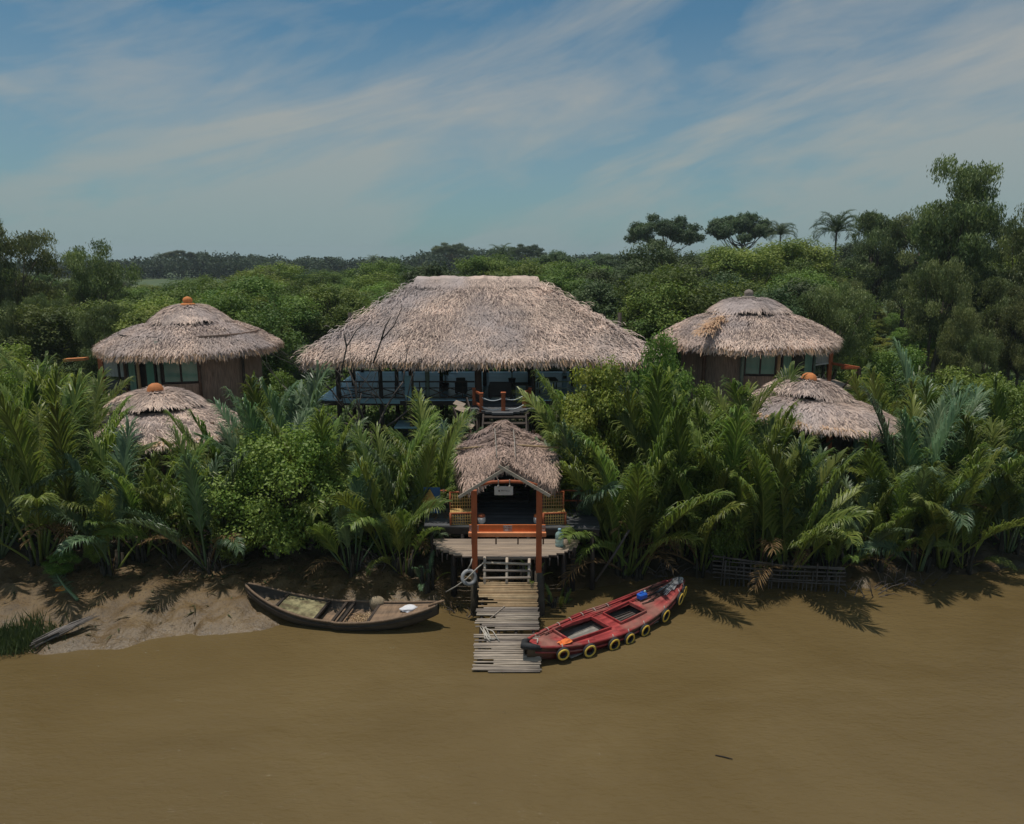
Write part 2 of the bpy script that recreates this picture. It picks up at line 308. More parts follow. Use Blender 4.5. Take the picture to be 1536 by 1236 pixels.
def make_ground():
    xs = np.concatenate([np.linspace(-1500, -60, 30), np.linspace(-58, -24, 30), np.linspace(-23.5, 24, 340), np.linspace(25, 60, 30), np.linspace(70, 1500, 30)])
    ys = np.concatenate([np.linspace(-80, 16, 10), np.linspace(17, 32, 160), np.linspace(32.3, 60, 60), np.linspace(62, 150, 40), np.linspace(160, 2200, 40)])
    X, Y = np.meshgrid(xs, ys); Z = ground_z(X, Y)
    v = np.stack([X, Y, Z], -1).reshape(-1, 3); nx = len(xs); ny = len(ys)
    i = (np.arange(ny - 1)[:, None] * nx + np.arange(nx - 1)[None]).ravel()
    g = G(); g.arr(v, np.stack([i, i + 1, i + nx + 1, i + nx], 1), .5, True)
    m = bpy.data.materials.new('mud_and_field'); m.use_nodes = True; nt = m.node_tree; N = nt.nodes; L = nt.links; p = N['Principled BSDF']
    geo = N.new('ShaderNodeNewGeometry'); sp = N.new('ShaderNodeSeparateXYZ'); L.new(geo.outputs['Position'], sp.inputs[0])
    def noise(s, d=6, r=.6):
        t = N.new('ShaderNodeTexNoise'); t.inputs['Scale'].default_value = s; t.inputs['Detail'].default_value = d; t.inputs['Roughness'].default_value = r; L.new(geo.outputs['Position'], t.inputs['Vector']); return t.outputs['Fac']
    def ramp(f, stops):
        r = N.new('ShaderNodeValToRGB'); L.new(f, r.inputs[0]); e = r.color_ramp.elements
        while len(e) < len(stops): e.new(.5)
        for q, (a, c) in zip(e, stops): q.position = a; q.color = (*c, 1)
        return r.outputs[0]
    def mix(f, a, b):
        x = N.new('ShaderNodeMix'); x.data_type = 'RGBA'
        if isinstance(f, float): x.inputs[0].default_value = f
        else: L.new(f, x.inputs[0])
        L.new(a, x.inputs[6]); L.new(b, x.inputs[7]); return x.outputs[2]
    mud = ramp(noise(1.4), [(.3, (.090, .054, .018)), (.5, (.135, .084, .031)), (.7, (.175, .115, .048))])
    grey = ramp(noise(5), [(.35, (.072, .048, .023)), (.65, (.130, .092, .046))])
    mud = mix(ramp(noise(.45, 3), [(.53, (0, 0, 0)), (.70, (.6, .6, .6))]), mud, grey)
    spk = ramp(noise(14, 3), [(.36, (.35, .32, .28)), (.46, (1, 1, 1))])
    mm = N.new('ShaderNodeMix'); mm.data_type = 'RGBA'; mm.blend_type = 'MULTIPLY'; mm.inputs[0].default_value = .75; L.new(mud, mm.inputs[6]); L.new(spk, mm.inputs[7]); mud = mm.outputs[2]
    shade_soil = ramp(noise(2.2), [(.3, (.026, .021, .013)), (.6, (.065, .050, .030)), (.75, (.04, .05, .02))])  # dark soil, deepened further to paint in the shade under the bank palms
    h = N.new('ShaderNodeMapRange'); L.new(sp.outputs[1], h.inputs[0]); h.inputs[1].default_value = 25.0; h.inputs[2].default_value = 26.8  # inland fade from mud into the shade-darkened soil
    near = mix(h.outputs[0], mud, shade_soil)
    grass = ramp(noise(.06), [(.3, (.030, .060, .018)), (.5, (.062, .105, .028)), (.7, (.115, .125, .042))])
    g2 = ramp(noise(.8), [(.35, (.03, .06, .018)), (.65, (.10, .13, .045))]); grass = mix(.4, grass, g2)
    h2 = N.new('ShaderNodeMapRange'); L.new(sp.outputs[1], h2.inputs[0]); h2.inputs[1].default_value = 44; h2.inputs[2].default_value = 62
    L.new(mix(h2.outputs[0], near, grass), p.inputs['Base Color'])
    rr = N.new('ShaderNodeMapRange'); L.new(sp.outputs[2], rr.inputs[0]); rr.inputs[1].default_value = 0.05; rr.inputs[2].default_value = 1.3; rr.inputs[3].default_value = .36; rr.inputs[4].default_value = .85
    L.new(rr.outputs[0], p.inputs['Roughness'])
    b = N.new('ShaderNodeBump'); b.inputs['Strength'].default_value = .8; b.inputs['Distance'].default_value = .06; L.new(noise(6, 8, .65), b.inputs['Height']); L.new(b.outputs[0], p.inputs['Normal'])
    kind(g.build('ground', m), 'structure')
make_ground()
def make_river():
    g = G(); xs = np.linspace(-400, 400, 3); ys = np.linspace(-70, 40, 3)
    X, Y = np.meshgrid(xs, ys); v = np.stack([X, Y, X * 0], -1).reshape(-1, 3)
    i = np.array([0, 1, 3, 4]); g.arr(v, np.stack([i, i + 1, i + 4, i + 3], 1), .5, True)
    m = bpy.data.materials.new('silty_river_water'); m.use_nodes = True; nt = m.node_tree; N = nt.nodes; L = nt.links; p = N['Principled BSDF']
    geo = N.new('ShaderNodeNewGeometry')
    def noise(s, scl=(1, 1, 1), rot=0, d=4, r=.6, dist=0):
        mp = N.new('ShaderNodeMapping'); mp.inputs['Scale'].default_value = scl; mp.inputs['Rotation'].default_value = (0, 0, rot); L.new(geo.outputs['Position'], mp.inputs[0])
        t = N.new('ShaderNodeTexNoise'); t.inputs['Scale'].default_value = s; t.inputs['Detail'].default_value = d; t.inputs['Roughness'].default_value = r; t.inputs['Distortion'].default_value = dist; L.new(mp.outputs[0], t.inputs['Vector']); return t.outputs['Fac']
    r = N.new('ShaderNodeValToRGB'); L.new(noise(.12, (1, 1.6, 1), .3, 5, .6, .6), r.inputs[0]); e = r.color_ramp.elements
    e[0].position = .35; e[0].color = (.124, .086, .035, 1); e[1].position = .66; e[1].color = (.158, .113, .050, 1)
    L.new(r.outputs[0], p.inputs['Base Color']); p.inputs['Roughness'].default_value = .07; p.inputs['IOR'].default_value = 1.33; p.inputs['Specular IOR Level'].default_value = .5
    b1 = N.new('ShaderNodeBump'); b1.inputs['Strength'].default_value = .55; b1.inputs['Distance'].default_value = .045; L.new(noise(4.2, (1, 2.4, 1), .35, 6, .62, .6), b1.inputs['Height'])
    b2 = N.new('ShaderNodeBump'); b2.inputs['Strength'].default_value = .5; b2.inputs['Distance'].default_value = .15; L.new(noise(.8, (1, 1.8, 1), -.2, 3), b2.inputs['Height']); L.new(b2.outputs[0], b1.inputs['Normal']); L.new(b1.outputs[0], p.inputs['Normal'])
    kind(g.build('river', m), 'structure')
make_river()

# ------------------------------------------------------------------ thatch
def strands(g, P, N_, D, n_len=(.30, .60), wid=(.022, .042), lift=(.02, .09), var=None, droop=0, rng=RG, jit=.35):
    """tapered straws rooted at P on a surface with normal N_ and down-slope direction D"""
    n = len(P); L_ = rng.uniform(*n_len, n)[:, None]; W = rng.uniform(*wid, n)[:, None]
    S = np.cross(N_, D); S /= np.linalg.norm(S, axis=1)[:, None] + 1e-9
    d = D + S * rng.normal(0, jit, n)[:, None]; d /= np.linalg.norm(d, axis=1)[:, None]
    s2 = np.cross(N_, d); s2 /= np.linalg.norm(s2, axis=1)[:, None] + 1e-9
    lf = rng.uniform(*lift, n)[:, None]
    a = P + N_ * .01; b = P + d * L_ * .55 + N_ * lf; c = P + d * L_ + N_ * lf * .7
    if droop: c[:, 2] -= (rng.uniform(.3, 1, n) * droop)
    Q1 = np.stack([a - s2 * W * .5, a + s2 * W * .5, b + s2 * W * .5, b - s2 * W * .5], 1)
    Q2 = np.stack([b - s2 * W * .5, b + s2 * W * .5, c + s2 * W * .12, c - s2 * W * .12], 1)
    if var is None: var = rng.random(n)
    g.quads(Q1, var); g.quads(Q2, var)
def roof_patch(S, g, gb, nu, nv, dens, u0=0, u1=1, bumpy=.14, seed=1, thick=.28, fringe=True, fr_dens=70, fr_len=(.35, .75), cy=None, lift=(.02, .15), gw=None):
    """S(u, v) -> xyz arrays, v = 0 at the ridge and 1 at the eave; strands go in g, the closed base shell in gb"""
    uu = np.linspace(u0, u1, nu + 1); vv = np.linspace(0, 1, nv + 1); U, W = np.meshgrid(uu, vv)
    def SS(u, v):
        p = S(u, v); hn = fbm(p[..., 0] * 1.1 + 5 * seed, p[..., 1] * 1.1 + p[..., 2], seed + 40, 4) * bumpy * 1.5 + fbm(p[..., 0] * .35, p[..., 1] * .5, seed + 3, 2) * bumpy * 2
        st = (v * 6 + vnoise(u * 6, v * 2, seed) * 2.4) % 1.0      # overlapping courses
        p = p.copy(); p[..., 2] += hn + .035 * st; return p
    T = SS(U, W); B = T.copy(); B[..., 2] -= thick
    nn = (nu + 1) * (nv + 1); i = (np.arange(nv)[:, None] * (nu + 1) + np.arange(nu)[None]).ravel(); q = np.stack([i, i + nu + 1, i + nu + 2, i + 1], 1)
    gb.arr(np.concatenate([T.reshape(-1, 3) - [0, 0, .02], B.reshape(-1, 3)]), np.concatenate([q, q[:, ::-1] + nn]), .5, False)
    e = np.arange(nu) + nv * (nu + 1); gb.arr(np.concatenate([T.reshape(-1, 3) - [0, 0, .02], B.reshape(-1, 3)]), np.stack([e, e + nn, e + nn + 1, e + 1], 1), .3)
    # area for the straw count
    c = np.linalg.norm(np.cross(T[1:, :-1] - T[:-1, :-1], T[:-1, 1:] - T[:-1, :-1]), axis=-1); area = c.sum(); n = int(area * dens)
    pr = (c / area).ravel(); k = RG.choice(len(pr), n, p=pr); ku = k % nu; kv = k // nu
    u = uu[0] + (ku + RG.random(n)) * (u1 - u0) / nu; v = (kv + RG.random(n)) / nv
    eps = 1e-3
    P = SS(u, v); Du = S(u + eps, v) - S(u - eps, v); Dv = S(u, np.minimum(v + eps, 1)) - S(u, v - eps)
    Nn = np.cross(Dv, Du); Nn /= np.linalg.norm(Nn, axis=1)[:, None] + 1e-12; Nn *= np.sign(Nn[:, 2:3] + 1e-9)
    Dv /= np.linalg.norm(Dv, axis=1)[:, None] + 1e-12
    big = vnoise(P[:, 0] * .9 + seed, P[:, 1] * .9 + P[:, 2], seed + 7)
    var = np.clip(RG.normal(.40, .36, n) + (big - .5) * .55 + (.06 - .30 * (v > .84)), 0, 1)
    strands(g, P, Nn, Dv, (.26, .60), (.022, .055), lift, var, droop=0, jit=.5)
    if fringe:
        ed = S(uu, np.ones(nu + 1)); ln = np.linalg.norm(np.diff(ed, axis=0), axis=1).sum(); m = int(ln * fr_dens)
        for rep in range(2):
            u = RG.uniform(u0, u1, m); P = SS(u, np.full(m, 1.0)); P[:, 2] -= RG.uniform(0, thick * .9, m) * (rep + .3) * .7
            Dv = S(u, np.full(m, 1.0)) - S(u, np.full(m, .985)); Dv /= np.linalg.norm(Dv, axis=1)[:, None]
            Dh = Dv * [1, 1, .5]; Dh[:, 2] -= .9; Dh /= np.linalg.norm(Dh, axis=1)[:, None]
            Du = S(u + eps, np.full(m, 1.0)) - S(u - eps, np.full(m, 1.0)); Nn = np.cross(Dh, Du); Nn /= np.linalg.norm(Nn, axis=1)[:, None]
            Nn *= np.sign((Nn * (Dv * [1, 1, 0])).sum(1))[:, None]
            ll = 1 + .5 * (vnoise(u * ln * 1.6, u * 0, seed + 70) - .5)
            P0 = P - Dv * .08
            if gw is not None:
                w_ = RG.random(m) < (.30 + .5 * (vnoise(u * ln * .5, u * 0, seed + 9) - .4)); strands(gw, P0[w_] + Nn[w_] * .03, Nn[w_], Dh[w_], (fr_len[0] * 1.1, fr_len[1] * 1.15), (.03, .06), (.02, .16), None, jit=.3)
            k = vnoise(u * ln * 3.1, u * 0, seed + 71); tl = 1.0 + .55 * (k - .5)
            strands(g, P0, Nn, Dh * tl[:, None] ** 0 + np.cross(Nn, Dh) * ((vnoise(u * ln * 2.3, u * 0, seed + 5) - .5) * .9)[:, None], fr_len, (.03, .065), (.0, .14), np.clip(RG.normal(.22, .30, m) + (k - .5) * .4, 0, 1), jit=.22)
    return SS

# ------------------------------------------------------------------ foliage prototypes
def leaf_mesh(centers, dirs, normals, ln, wd, g, var):
    S = np.cross(dirs, normals); S /= np.linalg.norm(S, axis=1)[:, None] + 1e-9
    ln = ln[:, None]; wd = wd[:, None]
    a = centers - dirs * ln * .5; b = centers + S * wd * .5 - dirs * ln * .05; c = centers + dirs * ln * .5 - normals * ln * .12; d = centers - S * wd * .5 - dirs * ln * .05
    g.quads(np.stack([a, b, c, d], 1), var)
def unit(n, rng): v = rng.normal(size=(n, 3)); return v / np.linalg.norm(v, axis=1)[:, None]
def make_tree(seed, H=10, trunk_h=3.0, crown=(3.2, 3.2, 3.6), nclump=46, clr=(.7, 1.3), nleaf=7000, leaf=(.28, .17), droop=0.0, flat=1.0, shell=.45, tr=.16, leanx=0, mleaf='green', pads=False, low=0.0, stems=1, wob=1.3):
    """returns (trunk mesh, crown mesh); the crown is leaf clumps at branch ends"""
    rng = np.random.default_rng(seed); rr = random.Random(seed); gt = G(); gl = G()
    cz = trunk_h + crown[2] * .95
    cc = []
    while len(cc) < nclump:
        d = unit(1, rng)[0]; r = rng.uniform(shell, 1) ** .6; q = d * r * np.array(crown)
        if pads: q[2] = abs(q[2]) * .9 + .12 * crown[2] * rng.random() - .25 * crown[2] * (rng.random() < .25)
        if q[2] < -crown[2] * (.55 + low): continue
        q[:2] *= 1 - .18 * max(0, q[2] / crown[2]); cc.append(q + [leanx * .6, 0, cz])
    cc = np.array(cc); cc[:, :2] += fbm(cc[:, 2] * .8, cc[:, 0] * .5, seed)[:, None] * wob
    rad = rng.uniform(*clr, nclump)
    top = V(leanx * .5, 0, trunk_h + crown[2] * .9)
    for s_ in range(stems):
        ox = (s_ - (stems - 1) / 2) * .5; pts = [V(ox, 0, -.6), V(ox * 1.6 + rr.uniform(-.12, .12), rr.uniform(-.1, .1), trunk_h * .5), V(ox * 2.2 + leanx * .3, rr.uniform(-.2, .2), trunk_h), top + V(ox * 2.5, 0, 0)]
        gt.tube(pts, [tr * 1.25, tr, tr * .75, tr * .3], 7)
        for k in range(s_, min(nclump, 26), stems):
            c = Vector(cc[k]); a = pts[2].lerp(pts[3], rr.uniform(-.1, .8)); mid = a.lerp(c, .5) + V(0, 0, -.1 * (c - a).length + .15)
            gt.tube([a, mid, c], [tr * .38, tr * .22, tr * .06], 5)
    w = rad ** 2; k = rng.choice(nclump, nleaf, p=w / w.sum()); d = unit(nleaf, rng); r = rng.random(nleaf) ** .38
    sub_ = 1 + .35 * np.sin(d[:, 0] * 5 + k) * np.cos(d[:, 1] * 6 + 2 * k)
    P = cc[k] + d * (r * rad[k] * sub_)[:, None] * [1, 1, .72 * flat]
    if droop: P[:, 2] -= droop * rng.random(nleaf) * (1 - .5 * d[:, 2])
    nrm = d * .8 + unit(nleaf, rng) * .75 + [0, 0, .55]; nrm /= np.linalg.norm(nrm, axis=1)[:, None]
    dr = unit(nleaf, rng)
    if droop: dr = dr * .45 + [0, 0, -1]; nrm = d * 1.0 * [1, 1, .3] + unit(nleaf, rng) * .6
    dr = dr - nrm * (dr * nrm).sum(1)[:, None] / (nrm * nrm).sum(1)[:, None]; dr /= np.linalg.norm(dr, axis=1)[:, None] + 1e-9; nrm /= np.linalg.norm(nrm, axis=1)[:, None]
    ln = leaf[0] * rng.uniform(.6, 1.35, nleaf); wd = leaf[1] * rng.uniform(.6, 1.3, nleaf)
    var = np.clip(rng.normal(.45, .22, nleaf) + rng.normal(0, .22, nclump)[k], 0, 1)
    leaf_mesh(P, dr, nrm, ln, wd, gl, var)
    mt, ml = gt.mesh('trunk'), gl.mesh('crown'); mt.materials.append(M['bark']); ml.materials.append(M[mleaf]); return mt, ml, cz + crown[2]
def place_tree(proto, name, label, cat, x, y, h, group=None, wide=1.0, rz=None, z=None):
    mt, ml, H = proto; s = h / H; zz = gz(x, y) if z is None else z
    o = thing(name, label, cat, (x, y, zz), group); o.rotation_euler.z = R.uniform(0, 6.28) if rz is None else rz; o.scale = (s * wide, s * wide, s)
    for nm, me in (('trunk', mt), ('crown', ml)):
        c = bpy.data.objects.new(nm, me); COL.objects.link(c); c.parent = o
    return o

def frond_mesh(seed, L=6.0, bend=.55, leaf_len=.95, npair=44, bare=.26, name='frond', curl=0.0, bent=0, ragged=0, fw=(30, 44)):
    """one nipa frond: root at the origin rising along +Z and bending towards +X"""
    rr = random.Random(seed); g = G(); seg = 14; pts = [V(0, 0, 0)]; a = .06
    sid = rr.uniform(-.12, .12)
    for i in range(seg):
        t = (i + 1) / seg; a += bend * (t ** 1.5) * 2.4 / seg * 1.2; st = L / seg
        pts.append(pts[-1] + V(math.sin(a) * math.cos(sid * t), math.sin(a) * math.sin(sid * 3 * t), math.cos(a)) * st)
    g.tube(pts, [.055 * (1 - .85 * i / seg) + .008 for i in range(seg + 1)], 5, var=.95)
    def P(t):
        f = t * seg; i = min(int(f), seg - 1); return pts[i].lerp(pts[i + 1], f - i), (pts[i + 1] - pts[i]).normalized()
    quads = []; vars_ = []; twist = rr.uniform(-.3, .3) + curl
    for i in range(npair):
        t = bare + (1 - bare) * (i + .5) / npair; p, d = P(t)
        side = V(0, 1, 0); side = (side - d * side.dot(d)).normalized(); up = side.cross(d).normalized()   # up: adaxial side
        if up.x > 0: up = -up
        side = Matrix.Rotation(twist * t, 3, d) @ side; up = Matrix.Rotation(twist * t, 3, d) @ up
        e = math.sin(math.pi * min(1, ((t - bare) / (1 - bare)) * .80 + .18)) ** .6
        for s in (-1, 1):
            if rr.random() < .04 + ragged: continue
            ll = leaf_len * (.45 + .55 * e) * rr.uniform(.85, 1.12); w = .046 * rr.uniform(.8, 1.25) * min(1.2, leaf_len)
            fwd = math.radians(rr.uniform(*fw) - 10 * (t > .9)); v_ = math.radians(rr.uniform(18, 40))
            dd = (d * math.cos(fwd) + (side * s * math.cos(v_) + up * math.sin(v_)) * math.sin(fwd)).normalized()
            nrm = dd.cross(d).normalized(); wv = dd.cross(nrm).normalized()
            q0 = p; q1 = p + dd * ll * .5; d2 = (dd + V(0, 0, -.5 * rr.uniform(.3, 1.5)) - up * .15).normalized(); q2 = q1 + d2 * ll * .3; d3 = (d2 + V(0, 0, -.95 * rr.uniform(.3, 1.6))).normalized(); q3 = q2 + d3 * ll * .22
            va = rr.random()
            for (A, B, wa, wb) in ((q0, q1, .55, 1.0), (q1, q2, 1.0, .75), (q2, q3, .75, .12)):
                quads.append([A - wv * w * wa * .5, A + wv * w * wa * .5, B + wv * w * wb * .5, B - wv * w * wb * .5]); vars_.append(va)
    g.quads(np.array([[list(c) for c in q] for q in quads]), np.array(vars_)); return g.mesh(name)
FRONDS = {}
for k in range(9):
    me = frond_mesh(100 + k, L=[6.2, 5.6, 6.6, 5.2, 6.0, 5.4, 6.4, 5.8, 5.0][k], bend=[.26, .45, .34, .75, .58, 1.0, .2, .4, 1.2][k], leaf_len=[1.3, 1.15, 1.35, 1.1, 1.2, 1.05, 1.35, 1.2, 1.0][k], npair=80, fw=(19, 29) if k in (0, 2, 6) else (27, 38) if k in (1, 4, 7) else (34, 46), bare=[.32, .36, .34, .38, .34, .36, .3, .34, .34][k])
    for mn in ('palm', 'palm_blue'):
        m2 = me.copy(); m2.materials.clear(); m2.materials.append(M[mn]); FRONDS[(k, mn)] = m2
DRY = []
for k in range(2):
    me = frond_mesh(300 + k, L=4.2, bend=1.15, leaf_len=.8, npair=30, bare=.3, ragged=.2); me.materials.append(M['dry']); DRY.append(me)
def foot_mesh(seed):
    rr = random.Random(seed); g = G()
    for i in range(9):
        a = rr.uniform(0, 6.28); r = rr.uniform(.05, .32); g.tube([(math.cos(a) * r, math.sin(a) * r, -.7), (math.cos(a) * r * 1.3, math.sin(a) * r * 1.3, rr.uniform(.3, .9))], [.09, .05], 6)
    m = g.mesh('stem_base'); m.materials.append(M['mud_stalk']); return m
FEET = [foot_mesh(i) for i in range(3)]
PALMS = []
def nipa(x, y, s=1.0, n=11, lean=None, seed=None, blue=None, dry=1, spread=1.0):
    rr = random.Random(seed if seed is not None else int(x * 131 + y * 977)); z = gz(x, y)
    o = thing('nipa_palm', '', 'palm', (x, y, z), 'nipa palms along the bank'); o.rotation_euler.z = rr.uniform(0, 6.28)
    c = bpy.data.objects.new('stem_base', FEET[rr.randrange(3)]); COL.objects.link(c); c.parent = o
    blue = (rr.random() < .38) if blue is None else blue
    for i in range(n):
        inner = i < n * .45
        k = rr.choice([0, 2, 6, 7, 1]) if inner else rr.choice([1, 3, 4, 5, 7, 8])
        c = bpy.data.objects.new('frond', FRONDS[(k, 'palm_blue' if (blue and rr.random() < .8) else 'palm')]); COL.objects.link(c); c.parent = o
        az = i * 2.399 + rr.uniform(-.4, .4); tilt = (rr.uniform(.02, .22) if inner else rr.uniform(.18, .62)) * spread
        q = Quaternion((0, 0, 1), az) @ Quaternion((0, 1, 0), tilt) @ Quaternion((0, 0, 1), rr.uniform(-.9, .9))
        c.rotation_mode = 'QUATERNION'; c.rotation_quaternion = q; c.location = (math.cos(az) * .18, math.sin(az) * .18, 0)
        sc = s * rr.uniform(.78, 1.1) * (1 if inner else .92); c.scale = (sc, sc, sc)
    for i in range(dry):
        c = bpy.data.objects.new('dry_frond', DRY[rr.randrange(2)]); COL.objects.link(c); c.parent = o
        az = rr.uniform(0, 6.28); c.rotation_mode = 'QUATERNION'; c.rotation_quaternion = Quaternion((0, 0, 1), az) @ Quaternion((0, 1, 0), rr.uniform(.4, .9)); c.scale = (s * .9,) * 3
    PALMS.append(o); return o

# ------------------------------------------------------------------ the big open pavilion
FZ = 4.8
def pavilion():
    o = thing('thatched_pavilion', 'large open pavilion on stilts under the widest hipped grey thatch roof, centre of the resort', 'pavilion', (-1.9, 38, gz(-1.9, 38)))
    A, B = np.array([-5.15, 42, 10.72]), np.array([1.25, 42, 10.72]); ez = 7.2
    FL, FR, BL, BR = [np.array(p) for p in ((-10.3, 36.1, ez - .05), (7.25, 36.1, ez), (-10.3, 47.9, ez), (7.25, 47.9, ez))]
    def face(a, b, c, d):
        def S(u, v):
            u = np.asarray(u, float)[..., None]; v = np.asarray(v, float)[..., None]
            p = (a * (1 - u) + b * u) * (1 - v) + (c * (1 - u) + d * u) * v
            p = p.copy(); p[..., 2] += .06 * np.sin(np.pi * v[..., 0]) - .2 * np.clip(v[..., 0] - .85, 0, 1); return p
        return S
    gs, gb, gw = G(), G(), G()
    roof_patch(face(A, B, FL, FR), gs, gb, 60, 26, 420, seed=1, bumpy=.15, fr_dens=85, fr_len=(.28, .62), gw=gw)
    roof_patch(face(B, B, FR, BR), gs, gb, 30, 20, 150, seed=2, fr_dens=45)
    roof_patch(face(A, A, BL, FL), gs, gb, 30, 20, 150, seed=3, fr_dens=45)
    roof_patch(face(B, A, BR, BL), gs, gb, 30, 12, 40, seed=4, fr_dens=20)
    base = gb.build('roof', M['thatch_base'], o); sub(gs, 'thatch', M['thatch'], base); sub(gw, 'eave_straw', M['thatch_new'], base)
    # ridge capping: pressed straw band with a dark seam, and rougher straw over the hips
    g = G(); xs = np.linspace(-5.35, 1.45, 30); prof = [(-.55, -.36), (-.28, -.05), (0, .10), (.28, -.05), (.55, -.36)]
    vs_ = np.array([[x, 42 + a, 10.95 + b + .03 * math.sin(x * 3) + .02 * math.sin(x * 11)] for x in xs for a, b in prof]); n = 5
    for i in range(29):
        for j in range(4): g.arr(vs_[[i * n + j, (i + 1) * n + j, (i + 1) * n + j + 1, i * n + j + 1]], [[0, 1, 2, 3]], R.uniform(.2, .6))
    P = np.stack([RG.uniform(-5.4, 1.5, 2600), 41.45 + RG.uniform(-.1, .5, 2600), np.zeros(2600)], 1); P[:, 2] = 10.62 + (P[:, 1] - 41.45) * .75
    strands(g, P, np.tile([0, -.6, .8], (2600, 1)), np.tile([0, -.8, -.6], (2600, 1)), (.2, .4), (.03, .05), (.01, .06), .15 + RG.random(2600) * .8)
    g.build('ridge_cap', M['thatch'], o)
    g = G()
    for (a, c, m_) in ((A, FL, 700), (B, FR, 700)):
        t = RG.random(m_); P = a * (1 - t[:, None]) + c * t[:, None]; P[:, 2] += .06 * np.sin(np.pi * t) + .08; P += RG.normal(0, .30, (m_, 3)) * [1, 1, .2] - [0, 0, .04]
        d = (c - a) / np.linalg.norm(c - a); strands(g, P, np.tile([0, -.45, .9], (m_, 1)), np.tile(d + [0, -.5, -.2], (m_, 1)), (.3, .6), (.02, .04), (.02, .12), RG.random(m_) * .7, jit=.7)
    g.build('hip_straw', M['thatch'], o)
    # floor, lower platform
    g = G()
    for i in range(34): g.box((-1.9, 37.6 + i * .29 + .14, FZ - .05), (16.6, .275, .08), var=R.random())
    g.build('floor', M['floor'], o)
    g = G(); g.box((-1.9, 37.5, FZ - .16), (16.7, .12, .22)); g.box((-1.9, 47.5, FZ - .16), (16.7, .12, .22))
    for i in range(12): g.box((-9.8 + i * 1.44, 42.5, FZ - .2), (.12, 10, .16))
    g.build('floor_frame', M['dark_wood'], o)
    g = G(); p, q = at(514, 601, 37.42), at(600, 602, 37.42); g.beam(p, q, .10, .24); g.build('edge_beam', M['blue_panel'], o)
    g = G(); g.box((-4.9, 38.4, 3.3), (2.6, 1.6, .1)); g.box((-4.9, 38.4, 3.05), (.12, 1.5, .5)); g.build('lower_platform', M['floor'], o)
    # posts
    def post(px, Y, mt, w, z0=None, z1=7.35):
        p = at(px, 590, Y); z0 = gz(p.x, Y) - .4 if z0 is None else z0
        g = G(); g.tube([(p.x, Y, z0), (p.x + R.uniform(-.04, .04), Y, (z0 + z1) / 2), (p.x, Y, z1)], [w, w * .93, w * .9], 8); g.build('post', M[mt], o)
    for px, mt, w in ((508, 'dark_wood', .14), (571, 'dark_wood', .12), (617, 'brown_wood', .14), (642, 'green_post', .13), (717, 'brown_wood', .20), (800, 'dark_wood', .10), (889, 'green_post', .14), (955, 'dark_wood', .14)):
        post(px, 37.75, mt, w, z1=7.7)
    for i in range(7): post(530 + i * 66, 42, 'dark_wood', .12, z1=9)
    for i in range(7): post(545 + i * 62, 47.2, 'dark_wood', .12, z1=7.5)
    g = G(); g.beam((-10.2, 37.75, 7.35), (6.4, 37.75, 7.35), .16, .22); g.beam((-10.2, 47.2, 7.35), (6.4, 47.2, 7.35), .16, .22); g.beam((-5.4, 42, 9.6), (1.0, 42, 9.6), .14, .2)
    for i in range(11): x = -10 + i * 1.62; g.beam((x, 36.5, 6.98), (max(-5.3, min(.9, x)), 42, 10.2), .1, .12)
    g.build('roof_frame', M['dark_wood'], o)
    # crossed railings bay by bay
    def bay(pa, pb, mt, Y=37.62, top=.95):
        a, b = at(pa, 600, Y).x, at(pb, 600, Y).x; g = G()
        g.beam((a, Y, FZ + top), (b, Y, FZ + top), .07, .07); g.beam((a, Y, FZ + .62), (b, Y, FZ + .62), .05, .05); g.beam((a, Y, FZ + .12), (b, Y, FZ + .12), .06, .06)
        g.beam((a, Y + .03, FZ + .15), (b, Y + .03, FZ + top - .34), .045, .05); g.beam((a, Y - .03, FZ + top - .34), (b, Y - .03, FZ + .15), .045, .05)
        m = (a + b) / 2; g.beam((m, Y, FZ + .1), (m, Y, FZ + top), .05, .05); g.build('railing', M[mt], o)
    for a, b in ((510, 570), (573, 614), (619, 641), (644, 676), (676, 712)): bay(a, b, 'dark_wood')
    for a, b in ((803, 845), (845, 888), (891, 954)): bay(a, b, 'green_post')
    for i in range(8):
        g = G(); a = -10 + i * 2.0; Y = 47.0
        g.beam((a, Y, FZ + .95), (a + 2, Y, FZ + .95), .07, .07); g.beam((a, Y, FZ + .1), (a + 2, Y, FZ + .1), .06, .06); g.beam((a, Y, FZ + .1), (a + 2, Y, FZ + .9), .05, .05); g.beam((a, Y + .04, FZ + .9), (a + 2, Y + .04, FZ + .1), .05, .05)
        g.build('railing', M['dark_wood'], o)
    g = G(); a = at(612, 585, 37.5); g.box((a.x, 37.52, FZ + .6), (.34, .05, 1.35)); g.build('door_panel', M['blue_panel'], o)
    # curved balcony with orange posts and white ropes
    g = G(); c = atz(755, 598, FZ); fr = atz(755, 619, FZ); Rb = 3.6
    for i in range(14):
        y0 = fr.y + i * .24; hw = min(1.62, math.sqrt(max(.02, 1 - ((i - 13) / 13.6) ** 2)) * 1.75 * (1.0)) if i < 4 else 1.62
        g.box((c.x, y0 + .12, FZ - .06), (hw * 2, .23, .09), var=R.random())
    g.build('balcony_floor', M['plank_dark'], o)
    g = G(); g.box((c.x, fr.y + .5, FZ - .2), (2.6, .12, .2)); g.box((c.x, fr.y + 2, FZ - .2), (2.9, .12, .2)); g.box((c.x - 1.2, fr.y + 1.7, FZ - .2), (.12, 3, .2)); g.box((c.x + 1.2, fr.y + 1.7, FZ - .2), (.12, 3, .2))
